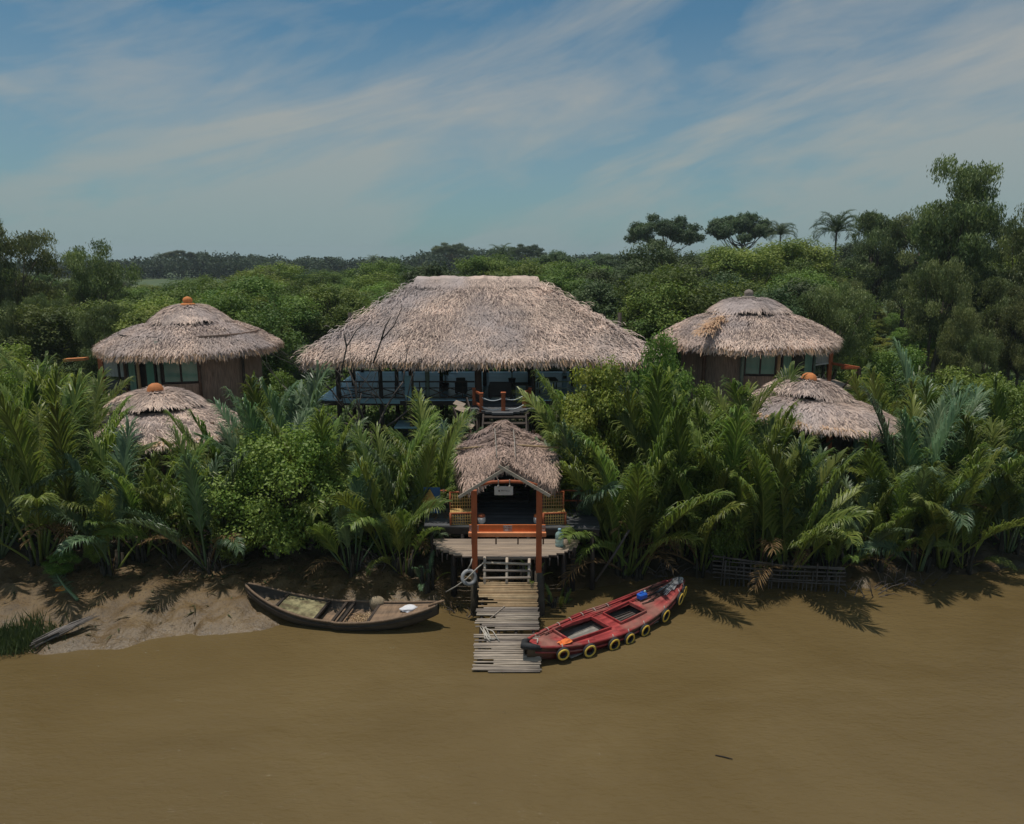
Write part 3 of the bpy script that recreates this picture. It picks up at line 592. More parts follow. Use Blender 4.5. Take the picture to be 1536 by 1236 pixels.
    g.tube([(c.x - 1.2, fr.y + .6, 1), (c.x - 1.2, fr.y + .6, FZ - .2)], .09, 8); g.tube([(c.x + 1.2, fr.y + .6, 1), (c.x + 1.2, fr.y + .6, FZ - .2)], .09, 8); g.build('balcony_frame', M['dark_wood'], o)
    L1, L0 = atz(722, 614, FZ), atz(711, 607, FZ); Mp = atz(755, 616, FZ) + V(0, .08, 0); R1, R0 = atz(786, 611, FZ), atz(795, 606, FZ)
    for p, h, w in ((L1, .78, .17), (L0, .82, .15), (Mp, .85, .20), (R1, .78, .17), (R0, .8, .15)):
        g = G(); g.box(p + V(0, 0, h / 2 - .1), (w, w, h + .2)); g.box(p + V(0, 0, h + .02), (w * 1.25, w * 1.25, .05)); g.build('balcony_post', M['orange'], o, .01)
    for a, b in ((L0, L1), (R1, R0)):
        g = G(); g.beam(a + V(0, 0, .74), b + V(0, 0, .74), .10, .10); g.beam(a + V(0, 0, .16), b + V(0, 0, .16), .10, .10); g.build('balcony_rail', M['orange'], o)
    for a, b in ((L1, Mp), (Mp, R1)):
        for h in (.62, .16):
            g = G(); pts = [a.lerp(b, t) + V(0, -.06, h - .16 * math.sin(math.pi * t)) for t in np.linspace(0, 1, 9)]; g.tube(pts, .022, 5); g.build('balcony_rope', M['rope_white'], o)
    return o
PAV = pavilion()
def armchair(px, py, w=1.2, label='', rz=0.0, name='armchair', cat='armchair'):
    p = atz(px, py, FZ); o = thing(name, label, cat, p, rz=rz + 1e-6)
    g = G(); g.box((0, 0, .26), (w, .8, .28)); g.build('seat', M['furniture'], o, .03)
    g = G(); g.box((0, -.36, .55), (w, .14, .75)); g.build('backrest', M['furniture'], o, .03)
    for s in (-1, 1):
        g = G(); g.box((s * w / 2, 0, .36), (.14, .8, .6)); g.build('armrest', M['furniture'], o, .03)
    for sx in (-1, 1):
        for sy in (-1, 1):
            g = G(); g.box((sx * (w / 2 - .04), sy * .32, .07), (.07, .07, .14)); g.build('leg', M['furniture'], o)
armchair(751, 597, 1.15, 'black high-backed armchair on the blue pavilion floor behind the rope balcony')
armchair(692, 590, .5, 'small black chair behind the crossed railing left of the thick brown post', name='chair', cat='chair')
def table(px, py, label, w=.8):
    p = atz(px, py, FZ); o = thing('table', label, 'table', p, rz=.1)
    g = G(); g.box((0, 0, .72), (w, w, .05)); g.build('tabletop', M['furniture'], o)
    for sx in (-1, 1):
        for sy in (-1, 1):
            g = G(); g.box((sx * w * .42, sy * w * .42, .35), (.06, .06, .7)); g.build('leg', M['furniture'], o)
table(781, 596, 'dark low table right of the black armchair on the pavilion floor')
table(820, 588, 'dark table in the right half of the pavilion behind the thin green railing', 1.1)
def potted(px, py, label, h=1.5):
    p = atz(px, py, FZ); o = thing('potted_plant', label, 'plant', p, rz=.1)
    g = G(); g.lathe((0, 0, 0), [(.16, 0), (.22, .36), (.24, .38), (.2, .36)], 12); g.build('pot', M['furniture'], o)
    g = G(); n = 260; d = unit(n, RG); P = d * RG.random((n, 1)) ** .5 * [.45, .45, .55] + [0, 0, h * .65]; leaf_mesh(P, unit(n, RG), unit(n, RG), RG.uniform(.12, .25, n), RG.uniform(.05, .1, n), g, RG.random(n)); g.tube([(0, 0, .3), (0, 0, h * .6)], .03, 5); g.build('foliage', M['dark'], o)
potted(768, 577, 'dark potted plant behind the black armchair in the pavilion', 2.0)
potted(668, 585, 'dark potted plant behind the crossed railing between the pavilion posts', 2.0)
def cooler():
    p = atz(846.5, 583, FZ); o = thing('water_dispenser', 'slim blue and white water dispenser at the right side of the open pavilion', 'water dispenser', p, rz=.05)
    g = G(); g.box((0, 0, .45), (.28, .3, .9)); g.build('body', M['blue_panel'], o, .02)
    g = G(); g.lathe((0, 0, 0), [(.06, .9), (.13, .98), (.14, 1.2), (.12, 1.3), (.02, 1.33)], 14); g.build('bottle', M['white'], o)
    g = G(); g.box((0, -.16, .68), (.2, .02, .16)); g.build('tap_panel', M['furniture'], o)
cooler()

# ------------------------------------------------------------------ round huts
def round_roof(o, c, R0, zt, ze, capR, capz, tilt=0, off=(0, 0), seed=1, dens=380, sides=8, cap_dome=.16, fr=(.35, .7), name='roof', fr_dens=80, edge=.12, hump=.18, rot=.2, lift=(.02, .15)):
    c = np.array(c, float)
    def S(u, v):
        u = np.asarray(u, float); v = np.asarray(v, float); a = u * 2 * np.pi
        pol = np.cos(np.pi / sides) / np.cos(((a + rot) % (2 * np.pi / sides)) - np.pi / sides)
        r = (capR * .86 + (R0 - capR * .86) * v); rr = r * (1 + (pol - 1) * .62 * v)
        z = capz - .16 * (1 - v) + (ze - capz) * v + hump * np.sin(np.pi * v) - .12 * np.clip(v - .82, 0, 1)
        ox = off[0] * (1 - v); oy = off[1] * (1 - v)
        x = ox + rr * np.sin(a); y = oy - rr * np.cos(a)
        return np.stack([c[0] + x, c[1] + y, z + tilt * x], -1)
    def C(u, v):
        u = np.asarray(u, float); v = np.asarray(v, float); a = u * 2 * np.pi; r = capR * v * (1 + .045 * np.sin(a * 5 + seed) * v + .03 * np.sin(a * 9) * v)
        z = zt - (zt - capz - edge) * (v ** 1.7) - .0 + cap_dome * np.sin(np.pi * v)
        x = off[0] + r * np.sin(a); y = off[1] - r * np.cos(a); return np.stack([c[0] + x, c[1] + y, z + tilt * x + .05 * np.sin(a * 4 + seed) * v], -1)
    gs, gb, gw = G(), G(), G()
    roof_patch(S, gs, gb, 64, 16, dens, seed=seed, bumpy=.10, fr_dens=fr_dens, fr_len=fr, thick=.22, u0=-.5, u1=.5, gw=gw, lift=lift)
    b = gb.build(name, M['thatch_base'], o); sub(gs, 'thatch', M['thatch'], b); sub(gw, 'eave_straw', M['thatch_new'], b)
    gs, gb = G(), G()
    roof_patch(C, gs, gb, 48, 8, dens * 1.1, seed=seed + 3, bumpy=.04, fringe=False, thick=edge + .08, u0=-.5, u1=.5, lift=(.01, .06))
    b = gb.build('roof_cap', M['thatch_edge'], o); sub(gs, 'thatch', M['thatch'], b)
def finial(o, p, r, two=False, mt='clay'):
    g = G()
    if two: g.lathe(p, [(r * 1.15, -.1), (r * 1.15, .02), (r * 1.25, .06), (r * 1.25, .16), (r * .95, .22), (r * .66, .24), (r * .80, .34), (r * .78, .44), (r * .55, .54), (r * .05, .60)], 18)
    else: g.lathe(p, [(r * 1.0, -.1), (r * 1.02, .05), (r * .95, .2), (r * .75, .34), (r * .4, .42), (r * .05, .44)], 18)
    g.build('finial', M[mt], o)
def hut_wall(o, c, Rw, z0, z1, a0, a1, mt, name='wall', n=14, thick=.12):
    g = G(); A = np.linspace(math.radians(a0), math.radians(a1), n + 1)
    def pt(a, r, z): return (c[0] + r * math.sin(a), c[1] - r * math.cos(a), z)
    for i in range(n):
        vs_ = [pt(A[i + dj], r, z) for z in (z0, z1) for r in (Rw, Rw - thick) for dj in (0, 1)]
        g.add(vs_, [(0, 1, 5, 4), (2, 6, 7, 3), (4, 5, 7, 6), (0, 2, 3, 1), (0, 4, 6, 2), (1, 3, 7, 5)], R.random())
    return g.build(name, M[mt], o)
def hut_pane(o, c, Rw, z0, z1, a0, a1, panes=2, name='window', frame='dark_wood', pane='glass'):
    """a flat framed window between two bearings, standing proud of the wall"""
    a0, a1 = math.radians(a0), math.radians(a1)
    A = V(c[0] + Rw * math.sin(a0), c[1] - Rw * math.cos(a0), 0); B = V(c[0] + Rw * math.sin(a1), c[1] - Rw * math.cos(a1), 0)
    g = G()
    for z in (z0, z1): g.beam(A + V(0, 0, z), B + V(0, 0, z), .09, .07, .3)
    for k in range(panes + 1):
        p = A.lerp(B, k / panes); g.beam(p + V(0, 0, z0 - .03), p + V(0, 0, z1 + .03), .07, .09, .3)
    f = g.build(name, M[frame], o)
    for k in range(panes):
        g = G(); p, q = A.lerp(B, (k + .06) / panes), A.lerp(B, (k + .94) / panes); m = (z0 + z1) / 2; g.beam(p + V(0, 0, m), q + V(0, 0, m), .03, z1 - z0 - .06, R.random()); sub(g, 'pane', M[pane], f)
def hut_post(o, c, Rw, a, z0, z1, mt, r=.08):
    a = math.radians(a); g = G(); p = (c[0] + Rw * math.sin(a), c[1] - Rw * math.cos(a)); g.tube([(*p, z0), (*p, z1)], r, 8); g.build('post', M[mt], o)

def hut_left():
    c = (-18.4, 42.0); o = thing('round_hut', 'upper left round thatched hut with reed wall, green window and two-tier orange finial', 'hut', (c[0], c[1], gz(*c)))
    round_roof(o, c, 4.72, 9.34, 7.30, 1.95, 8.58, seed=11, rot=.45, fr=(.32, .62))
    finial(o, (c[0], c[1], 9.32), .33, True)
    hut_wall(o, c, 3.75, 3.6, 8.0, 27, 250, 'wall', n=26); hut_wall(o, c, 3.75, 3.6, 5.5, -2, 27, 'wall', n=5)
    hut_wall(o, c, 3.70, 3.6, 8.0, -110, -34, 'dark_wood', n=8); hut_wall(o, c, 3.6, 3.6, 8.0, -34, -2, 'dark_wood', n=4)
    hut_pane(o, c, 3.85, 5.6, 7.1, 1, 27)
    hut_pane(o, c, 3.80, 3.9, 7.2, -34, -24, 1, 'door', pane='curtain'); hut_pane(o, c, 3.8, 3.9, 7.2, -14, -6, 1, 'door', pane='glass')
    for a, m_ in ((-20, 'pole_tan'), (-2, 'green_post'), (-36, 'brown_wood'), (-48, 'dark_wood'), (27.5, 'brown_wood'), (64, 'dark_wood')): hut_post(o, c, 3.9, a, 3.4, 7.8, m_)
    g = G(); g.lathe((c[0], c[1], 0), [(3.9, 3.35), (4.1, 3.4), (4.1, 3.6), (3.9, 3.62)], 30); g.build('floor', M['dark_wood'], o)
    for k in range(8):
        a = k * .785; g = G(); x, y = c[0] + 3.4 * math.sin(a), c[1] - 3.4 * math.cos(a); g.tube([(x, y, gz(x, y) - .5), (x, y, 3.5)], .13, 7); g.build('stilt', M['dark_wood'], o)
    # side veranda with a rolled blind and red posts
    p0, p1 = at(158, 575, 39.6), at(203, 575, 39.2)
    g = G(); g.beam(V(p0.x, p0.y, 6.35), V(p1.x, p1.y, 6.35), .04, 1.25); g.build('blind', M['blind'], o)
    g = G(); g.beam(V(p0.x, p0.y, 5.15), V(p1.x, p1.y, 5.15), .06, .75); g.build('veranda_panel', M['plank_dark'], o)
    for p in (V(p0.x - .1, p0.y, 0),):
        g = G(); g.box((p.x, p.y, 5.2), (.24, .24, 4.2)); g.build('veranda_post', M['orange'], o)
    g = G(); g.box(((p0.x + p1.x) / 2 - .4, p0.y + 1.2, 4.35), (3.4, 2.6, .16)); g.build('veranda_floor', M['plank'], o)
    g = G(); q = at(138, 551, 39.8); g.beam(V(p0.x - .1, p0.y, 5.72), V(q.x, q.y, 5.3), .09, .09); g.beam(V(q.x, q.y, 5.3), V(q.x, q.y, 3), .1, .1); g.build('veranda_rail', M['orange'], o)
def hut_right():
    c = (13.4, 42.0); o = thing('round_hut', 'upper right round thatched hut with grey finial, green panels and orange straw patch', 'hut', (c[0], c[1], gz(*c)))
    round_roof(o, c, 4.95, 9.72, 7.66, 2.0, 9.10, fr=(.32, .62), seed=21, rot=.1, tilt=.012)
    finial(o, (c[0], c[1], 9.72), .32, True, 'clay_old')
    g = G(); m_ = 420; t = RG.random(m_); a_ = at(1085, 478, 40.4); b_ = at(1050, 505, 37.6)
    P = np.array(a_)[None] * (1 - t[:, None]) + np.array(b_)[None] * t[:, None] + RG.normal(0, .17, (m_, 3)) * [1, .5, .4] + [0, 0, .10]
    d = np.array(b_ - a_); d /= np.linalg.norm(d); strands(g, P, np.tile([0, -.4, .9], (m_, 1)), np.tile(d, (m_, 1)), (.4, .8), (.025, .045), (.04, .2), None, jit=.4); g.build('orange_straw', M['thatch_new'], o)
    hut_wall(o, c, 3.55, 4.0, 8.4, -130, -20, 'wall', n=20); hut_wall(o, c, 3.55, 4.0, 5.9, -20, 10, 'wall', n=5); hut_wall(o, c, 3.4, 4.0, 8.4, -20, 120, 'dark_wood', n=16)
    hut_pane(o, c, 3.65, 6.0, 7.9, -17, 8, 2); hut_pane(o, c, 3.65, 5.0, 7.9, 14, 64, 3, 'door', pane='curtain')
    for a, m_ in ((-19, 'green_post'), (10, 'pole_tan'), (66, 'green_post'), (-52, 'brown_wood')): hut_post(o, c, 3.72, a, 4.0, 8.2, m_, .1)
    g = G(); g.lathe((c[0], c[1], 0), [(3.7, 3.9), (4.0, 3.95), (4.0, 4.15), (3.7, 4.2)], 30); g.build('floor', M['dark_wood'], o)
    for k in range(8):
        a = k * .785; g = G(); x, y = c[0] + 3.3 * math.sin(a), c[1] - 3.3 * math.cos(a); g.tube([(x, y, gz(x, y) - .5), (x, y, 4)], .13, 7); g.build('stilt', M['dark_wood'], o)
    p0, p1 = at(1216, 545, 40.6), at(1245, 545, 40.6); zt = at(1230, 527, 40.6).z; zb = at(1230, 545, 40.6).z
    g = G(); g.beam(V(p0.x, p0.y, (zt + zb) / 2), V(p1.x, p1.y, (zt + zb) / 2), .04, zt - zb); g.build('blind', M['blind'], o)
    g = G(); g.box((p1.x, p1.y, zb - .3), (.2, .2, (zt - zb) + 2.2)); g.build('veranda_post', M['orange'], o)
    g = G(); g.beam(V(p0.x, p0.y, zt + .06), V(p1.x, p1.y, zt + .02), .1, .1); g.build('veranda_beam', M['orange'], o)
    g = G(); g.beam(V(p0.x, p0.y - .03, zb - .12), V(p1.x, p1.y - .03, zb + .03), .06, .08); g.build('veranda_ledge', M['white'], o)
    for k in range(4):
        g = G(); a = V(p0.x, p0.y, 0).lerp(V(p1.x, p1.y, 0), k / 4); b = V(p0.x, p0.y, 0).lerp(V(p1.x, p1.y, 0), (k + 1) / 4)
        g.beam(a + V(0, 0, zb - 1.25), b + V(0, 0, zb - .6), .05, .05); g.beam(b + V(0, .05, zb - 1.25), a + V(0, .05, zb - .6), .05, .05); g.build('cross_brace', M['pole'], o)
    g = G(); g.box(((p0.x + p1.x) / 2 + .3, p0.y + 1.0, zb - 1.35), (3.2, 2.4, .14)); g.build('veranda_floor', M['plank'], o)
    q = at(1289, 552, 39.4)
    g = G(); g.beam(V(p1.x, p1.y, zb + .02), q, .13, .13); g.beam(at(1262, 552, 40), q, .12, .12); g.build('veranda_rail', M['orange'], o)
    g = G(); g.beam(q, V(q.x + .2, q.y, q.z - 2.4), .14, .14); g.beam(V(q.x - .1, q.y, q.z - .2), V(q.x - .8, q.y, q.z - 1.1), .08, .05); g.build('stair_post', M['brown_wood'], o)
def hut_low_left():
    c = (at(246, 600, 33).x, 33.0); o = thing('round_hut', 'lower left round thatched hut roof among palms with orange dome finial and scalloped cap', 'hut', (c[0], c[1], gz(*c)))
    round_roof(o, c, 3.6, 5.98, 4.42, 1.72, 5.52, seed=31, fr=(.2, .4), dens=420, off=(-.35, 0), edge=.14, lift=(.01, .06), rot=.3)
    finial(o, (c[0] - .35, c[1], 6.02), .36)
    hut_wall(o, c, 2.5, 1.6, 5.0, -180, 170, 'wall', n=30)
    for k in range(8): hut_post(o, c, 2.9, k * 45 + 20, gz(*c) - .5, 4.9, 'brown_wood', .1)
    g = G(); g.lathe((c[0], c[1], 0), [(2.6, 1.75), (3.0, 1.8), (3.0, 1.95), (2.6, 2.0)], 24); g.build('floor', M['dark_wood'], o)
def hut_low_right():
    c = (at(1240, 600, 33).x, 33.0); o = thing('round_hut', 'lower right round thatched hut with orange dome finial and green wall', 'hut', (c[0], c[1], gz(*c)))
    round_roof(o, c, 3.62, 6.40, 5.0, 1.6, 5.92, seed=41, fr=(.22, .45), dens=420, off=(-.85, 0), tilt=-.11, edge=.12, lift=(.01, .07), rot=.5)
    finial(o, (c[0] - .9, c[1], 6.5), .36)
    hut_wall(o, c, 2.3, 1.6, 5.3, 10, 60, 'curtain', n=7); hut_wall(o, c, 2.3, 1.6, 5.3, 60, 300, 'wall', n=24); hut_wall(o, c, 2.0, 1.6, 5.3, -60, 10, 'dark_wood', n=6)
    for k, m_ in ((-18, 'orange'), (22, 'orange'), (60, 'green_post'), (120, 'brown_wood'), (200, 'brown_wood'), (-60, 'brown_wood')): hut_post(o, c, 2.5, k, gz(*c) - .5, 5.2, m_, .13)
    g = G(); g.lathe((c[0], c[1], 0), [(2.4, 1.95), (2.8, 2.0), (2.8, 2.12), (2.4, 2.15)], 24); g.build('floor', M['plank_dark'], o)
hut_left(); hut_right(); hut_low_left(); hut_low_right()

# ------------------------------------------------------------------ landing: canopy, decks, gate, gangway
def canopy():
    o = thing('entrance_canopy', 'small drooping brown thatch canopy above the landing gate', 'canopy', (-.2, 26.8, 2.4))
    Bk = [at(688, 680, 27.5), at(752, 669, 27.5), at(833, 678, 27.5)]; Fr = [at(699, 727, 26.0), at(757, 688, 26.0), at(831, 724, 26.0)]
    def arch(P, u):
        u = np.asarray(u, float)[..., None]; a, b, c = [np.array(p) for p in P]; t = np.abs(u * 2 - 1); m = np.where(u < .5, a, c); k = t ** 1.25
        return b * (1 - k) + m * k
    def S(u, v):
        vv = np.asarray(v, float)[..., None]; p = arch(Bk, u) * (1 - vv) + arch(Fr, u) * vv; p = p.copy(); p[..., 2] += .06 * np.sin(np.pi * vv[..., 0]) ; return p
    gs, gb = G(), G(); roof_patch(S, gs, gb, 30, 8, 800, seed=51, bumpy=.06, thick=.18, fr_dens=170, fr_len=(.30, .62), lift=(.02, .12))
    b = gb.build('roof', M['thatch_base'], o); sub(gs, 'thatch', M['thatch_p'], b)
    for s, (e, f) in ((0, (Bk[0], Fr[0])), (1, (Bk[2], Fr[2]))):   # straw hanging over the two side eaves
        g = G(); m_ = 520; t = RG.random(m_); P = np.array(e)[None] * (1 - t[:, None]) + np.array(f)[None] * t[:, None]; sg = -1 if s == 0 else 1
        strands(g, P, np.tile([sg * .8, 0, .3], (m_, 1)), np.tile([sg * .25, -.3, -.9], (m_, 1)), (.4, .8), (.03, .05), (.0, .12), None, jit=.3); g.build('eave_straw', M['thatch_p'], o)
    g = G(); g.tube([Bk[0] + V(-.12, -.1, .20), (Bk[0] + Bk[2]) / 2 + V(0, -.1, .36), Bk[2] + V(.12, -.1, .20)], .04, 6); g.build('ridge_pole', M['pole_tan'], o)
    # rear section, gabled
    def gable(y0, y1, z0, z1, hw, dz, x, seed, nm, dens=520):
        for sg in (-1, 1):
            def S(u, v, sg=sg):
                u = np.asarray(u, float); v = np.asarray(v, float); return np.stack([x + sg * hw * v, y0 + (y1 - y0) * u + 0 * v, z0 + (z1 - z0) * u - dz * v - .1 * np.sin(np.pi * v)], -1)
            gs, gb = G(), G(); roof_patch(S, gs, gb, 14, 8, dens, seed=seed + sg, bumpy=.06, thick=.14, fr_dens=80, fr_len=(.2, .45))
            b = gb.build(nm, M['thatch_base'], o); sub(gs, 'thatch', M['thatch_p'], b)
        g = G(); m_ = 380; t = RG.uniform(-1, 1, m_); P = np.stack([x + t * hw, np.full(m_, y0), z0 - np.abs(t) * dz + .0 * t], 1)
        strands(g, P, np.tile([0, -.5, .8], (m_, 1)), np.stack([t * .5, np.full(m_, -.8), np.full(m_, -.45)], 1), (.2, .4), (.02, .04), (.0, .08), None, jit=.5); g.build('gable_straw', M['thatch_p'], o)
    xr = at(752, 645, 28.7).x
    gable(27.5, 28.8, at(752, 656, 27.5).z, at(752, 643, 28.8).z, 1.42, .62, xr, 61, 'rear_roof')
    gable(28.9, 32.4, at(752, 634, 28.9).z + .03, 4.83, 1.4, .75, xr, 65, 'rear_roof')
    for a, b in (((742, 646), (745, 690)), ((770, 648), (773, 688))):
        g = G(); P0, P1 = at(*a, 28.2), at(*b, 25.98); g.tube([P0 + V(0, 0, .1), P0.lerp(P1, .5) + V(0, 0, .22), P1 + V(0, 0, .1)], .014, 5); g.build('tie_cord', M['rope'], o)
    for px, Y, zt in ((704, 26.2, 3.9), (818, 26.2, 3.9), (704, 28.6, 4.4), (806, 28.6, 4.4), (706, 31.5, 4.6), (800, 31.5, 4.6)):
        g = G(); x = at(px, 740, Y).x; g.tube([(x, Y, gz(x, Y) - .4), (x, Y, zt)], .07, 8); g.build('post', M['brown_wood'], o)
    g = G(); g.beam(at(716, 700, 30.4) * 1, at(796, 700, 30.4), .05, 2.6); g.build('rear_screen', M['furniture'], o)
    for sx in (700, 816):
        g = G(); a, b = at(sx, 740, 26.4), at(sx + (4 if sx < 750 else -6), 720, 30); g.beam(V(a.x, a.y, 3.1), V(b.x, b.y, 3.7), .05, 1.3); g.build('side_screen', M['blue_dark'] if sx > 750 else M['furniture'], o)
M['thatch_p'] = mat('thatch_pinkish_straw', (.56, .40, .32), (.19, .14, .12), rough=.85, amt=.3, scale=.8, c3=(.36, .27, .25), c3w=.3)
canopy()
def stairs_up():
    o = thing('covered_stair', 'dark wooden stair climbing from the landing to the pavilion under the thatch canopy', 'stair', (-.3, 30, 2.4))
    g = G()
    for i in range(12): t = i / 11; g.box((-.35, 28.2 + t * 6, 2.5 + t * 2.1), (2.0, .42, .07))
    g.build('tread', M['dark_wood'], o)
    for s in (-1, 1):
        g = G(); g.beam((-.35 + s * 1.02, 28, 2.35), (-.35 + s * 1.02, 34.4, 4.6), .08, .28); g.build('stringer', M['dark_wood'], o)
    g = G()
    o2 = thing('side_steps', 'pale broad plank steps beside the left end of the rope balcony', 'steps', at(695, 640, 33))
    pts = [(689, 606, 34.4), (692, 614, 34.0), (698, 630, 33.3), (702, 638, 33.0)]
    for i, (a, b, Y) in enumerate(pts):
        g = G(); p = at(a, b, Y); rot = Matrix.Rotation(.55, 3, 'X') @ Matrix.Rotation(-.5, 3, 'Z'); g.box(p, (.55, .30, .05), rot); g.build('tread', M['plank'], o2)
    g = G(); g.beam(at(680, 612, 34.3), at(694, 650, 32.8), .06, .2); g.beam(at(700, 598, 34.9), at(712, 640, 33.2), .06, .2); g.build('stringer', M['dark_wood'], o2)
stairs_up()
UZ, LZ = 2.42, 2.0
def decks():
    o = thing('upper_deck', 'dark wet plank deck on stilts under the entrance canopy', 'deck', (0, 26, gz(0, 26)))
    fl, fr_ = atz(637, 789, UZ), atz(899, 793, UZ); bl, br = atz(640, 762, UZ), atz(893, 764, UZ); g = G(); n = 14
    for i in range(n):
        t0, t1 = i / n, (i + .93) / n; a, b, c, d = fl.lerp(bl, t0), fr_.lerp(br, t0), fr_.lerp(br, t1), fl.lerp(bl, t1)
        x = .05 * R.random(); vs_ = [a - V(x, 0, 0), b + V(x, 0, 0), c + V(x, 0, 0), d - V(x, 0, 0)]; vs_ += [p - V(0, 0, .06) for p in vs_]
        g.add(vs_, [(0, 1, 2, 3), (7, 6, 5, 4), (0, 4, 5, 1), (3, 2, 6, 7), (0, 3, 7, 4), (1, 5, 6, 2)], R.random())
    # inner bay behind the gate running back to the stair
    for i in range(8): g.box((-.3, bl.y + .16 + i * .3, UZ - .03), (3.0, .28, .06), var=R.random())
    g.build('deck_boards', M['plank_dark'], o)
    g = G(); g.beam(fl + V(0, .04, -.18), fr_ + V(0, .04, -.18), .1, .2); g.beam(bl + V(0, 0, -.18), br + V(0, 0, -.18), .1, .2); g.beam(fl.lerp(bl, .5) + V(0, 0, -.16), fr_.lerp(br, .5) + V(0, 0, -.16), .1, .18); g.build('deck_beam', M['dark_wood'], o)
    for t in (.04, .22, .42, .6, .8, .97):
        for (a, b) in ((fl, fr_), (bl, br)):
            p = a.lerp(b, t); g = G(); g.tube([(p.x, p.y + .12, gz(p.x, p.y) - .6), (p.x + R.uniform(-.08, .08), p.y + .12, UZ - .1)], R.uniform(.07, .10), 7); g.build('stilt', M['dark_wood'], o)
    for pa, pb in ((652, 679), (842, 893)):
        for yy in (737, 752):
            g = G(); g.tube([at(pa, yy + R.uniform(-2, 2), 27.0), at((pa + pb) / 2, yy - 1, 27.0), at(pb, yy, 27.0)], .035, 6); g.build('rail', M['orange'], o)
        for px in (pa, (pa + pb) / 2, pb):
            a = at(px, 734, 27.0); g = G(); g.tube([a, V(a.x, a.y, UZ - .3)], .045, 6); g.build('rail_post', M['brown_wood'], o)
    o = thing('half_moon_deck', 'half-moon deck of pale weathered planks below the orange gate board', 'deck', (-.2, 24.4, gz(-.2, 24.4)))
    L_, R_ = atz(651, 808, LZ), atz(867, 808, LZ); yb = 25.25; g = G(); gu = G(); n = 12; yf = 23.48; cx = (L_.x + R_.x) / 2; hw = (R_.x - L_.x) / 2
    for i in range(n):
        y = yf + (yb - yf) * (i + .5) / n; w = hw * math.sqrt(max(0, 1 - ((yb - y) / (yb - yf + .06)) ** 2.3)) + .0
        g.box((cx + R.uniform(-.04, .04), y, LZ - .025), (2 * w, (yb - yf) / n * .92, .05), var=R.random())
    g.build('deck_boards', M['plank'], o)
    for i in range(22):
        a = math.pi * (i + .5) / 22; x = cx - hw * .97 * math.cos(a); y = yb - (yb - yf - .05) * math.sin(a) ** .8; gu.tube([(x, y, LZ - .1), (x + R.uniform(-.05, .05), y, LZ - .1 - R.uniform(.15, .4))], .03, 5)
    gu.build('stub_pole', M['deadwood'], o)
    g = G()
    for y in (24.0, 24.7, 25.2): w = hw * math.sqrt(max(0, 1 - ((yb - y) / (yb - yf)) ** 2.2)) - .1; g.beam((cx - w, y, LZ - .12), (cx + w, y, LZ - .12), .1, .12)
    g.build('deck_beam', M['dark_wood'], o)
    for x, y in ((-2.1, 24.6), (-1.3, 24.0), (1.0, 24.0), (1.9, 24.6), (0, 24.1), (-2.2, 25.2), (2.2, 25.2)):
        g = G(); g.tube([(x, y, gz(x, y) - .7), (x + R.uniform(-.1, .1), y, LZ - .1)], R.uniform(.08, .11), 7); g.build('stilt', M['dark_wood'], o)
    g = G(); p = atz(863, 806, LZ); g.tube([p, p + V(0, 0, .42)], .05, 6); g.build('short_post', M['pole'], o)
decks()
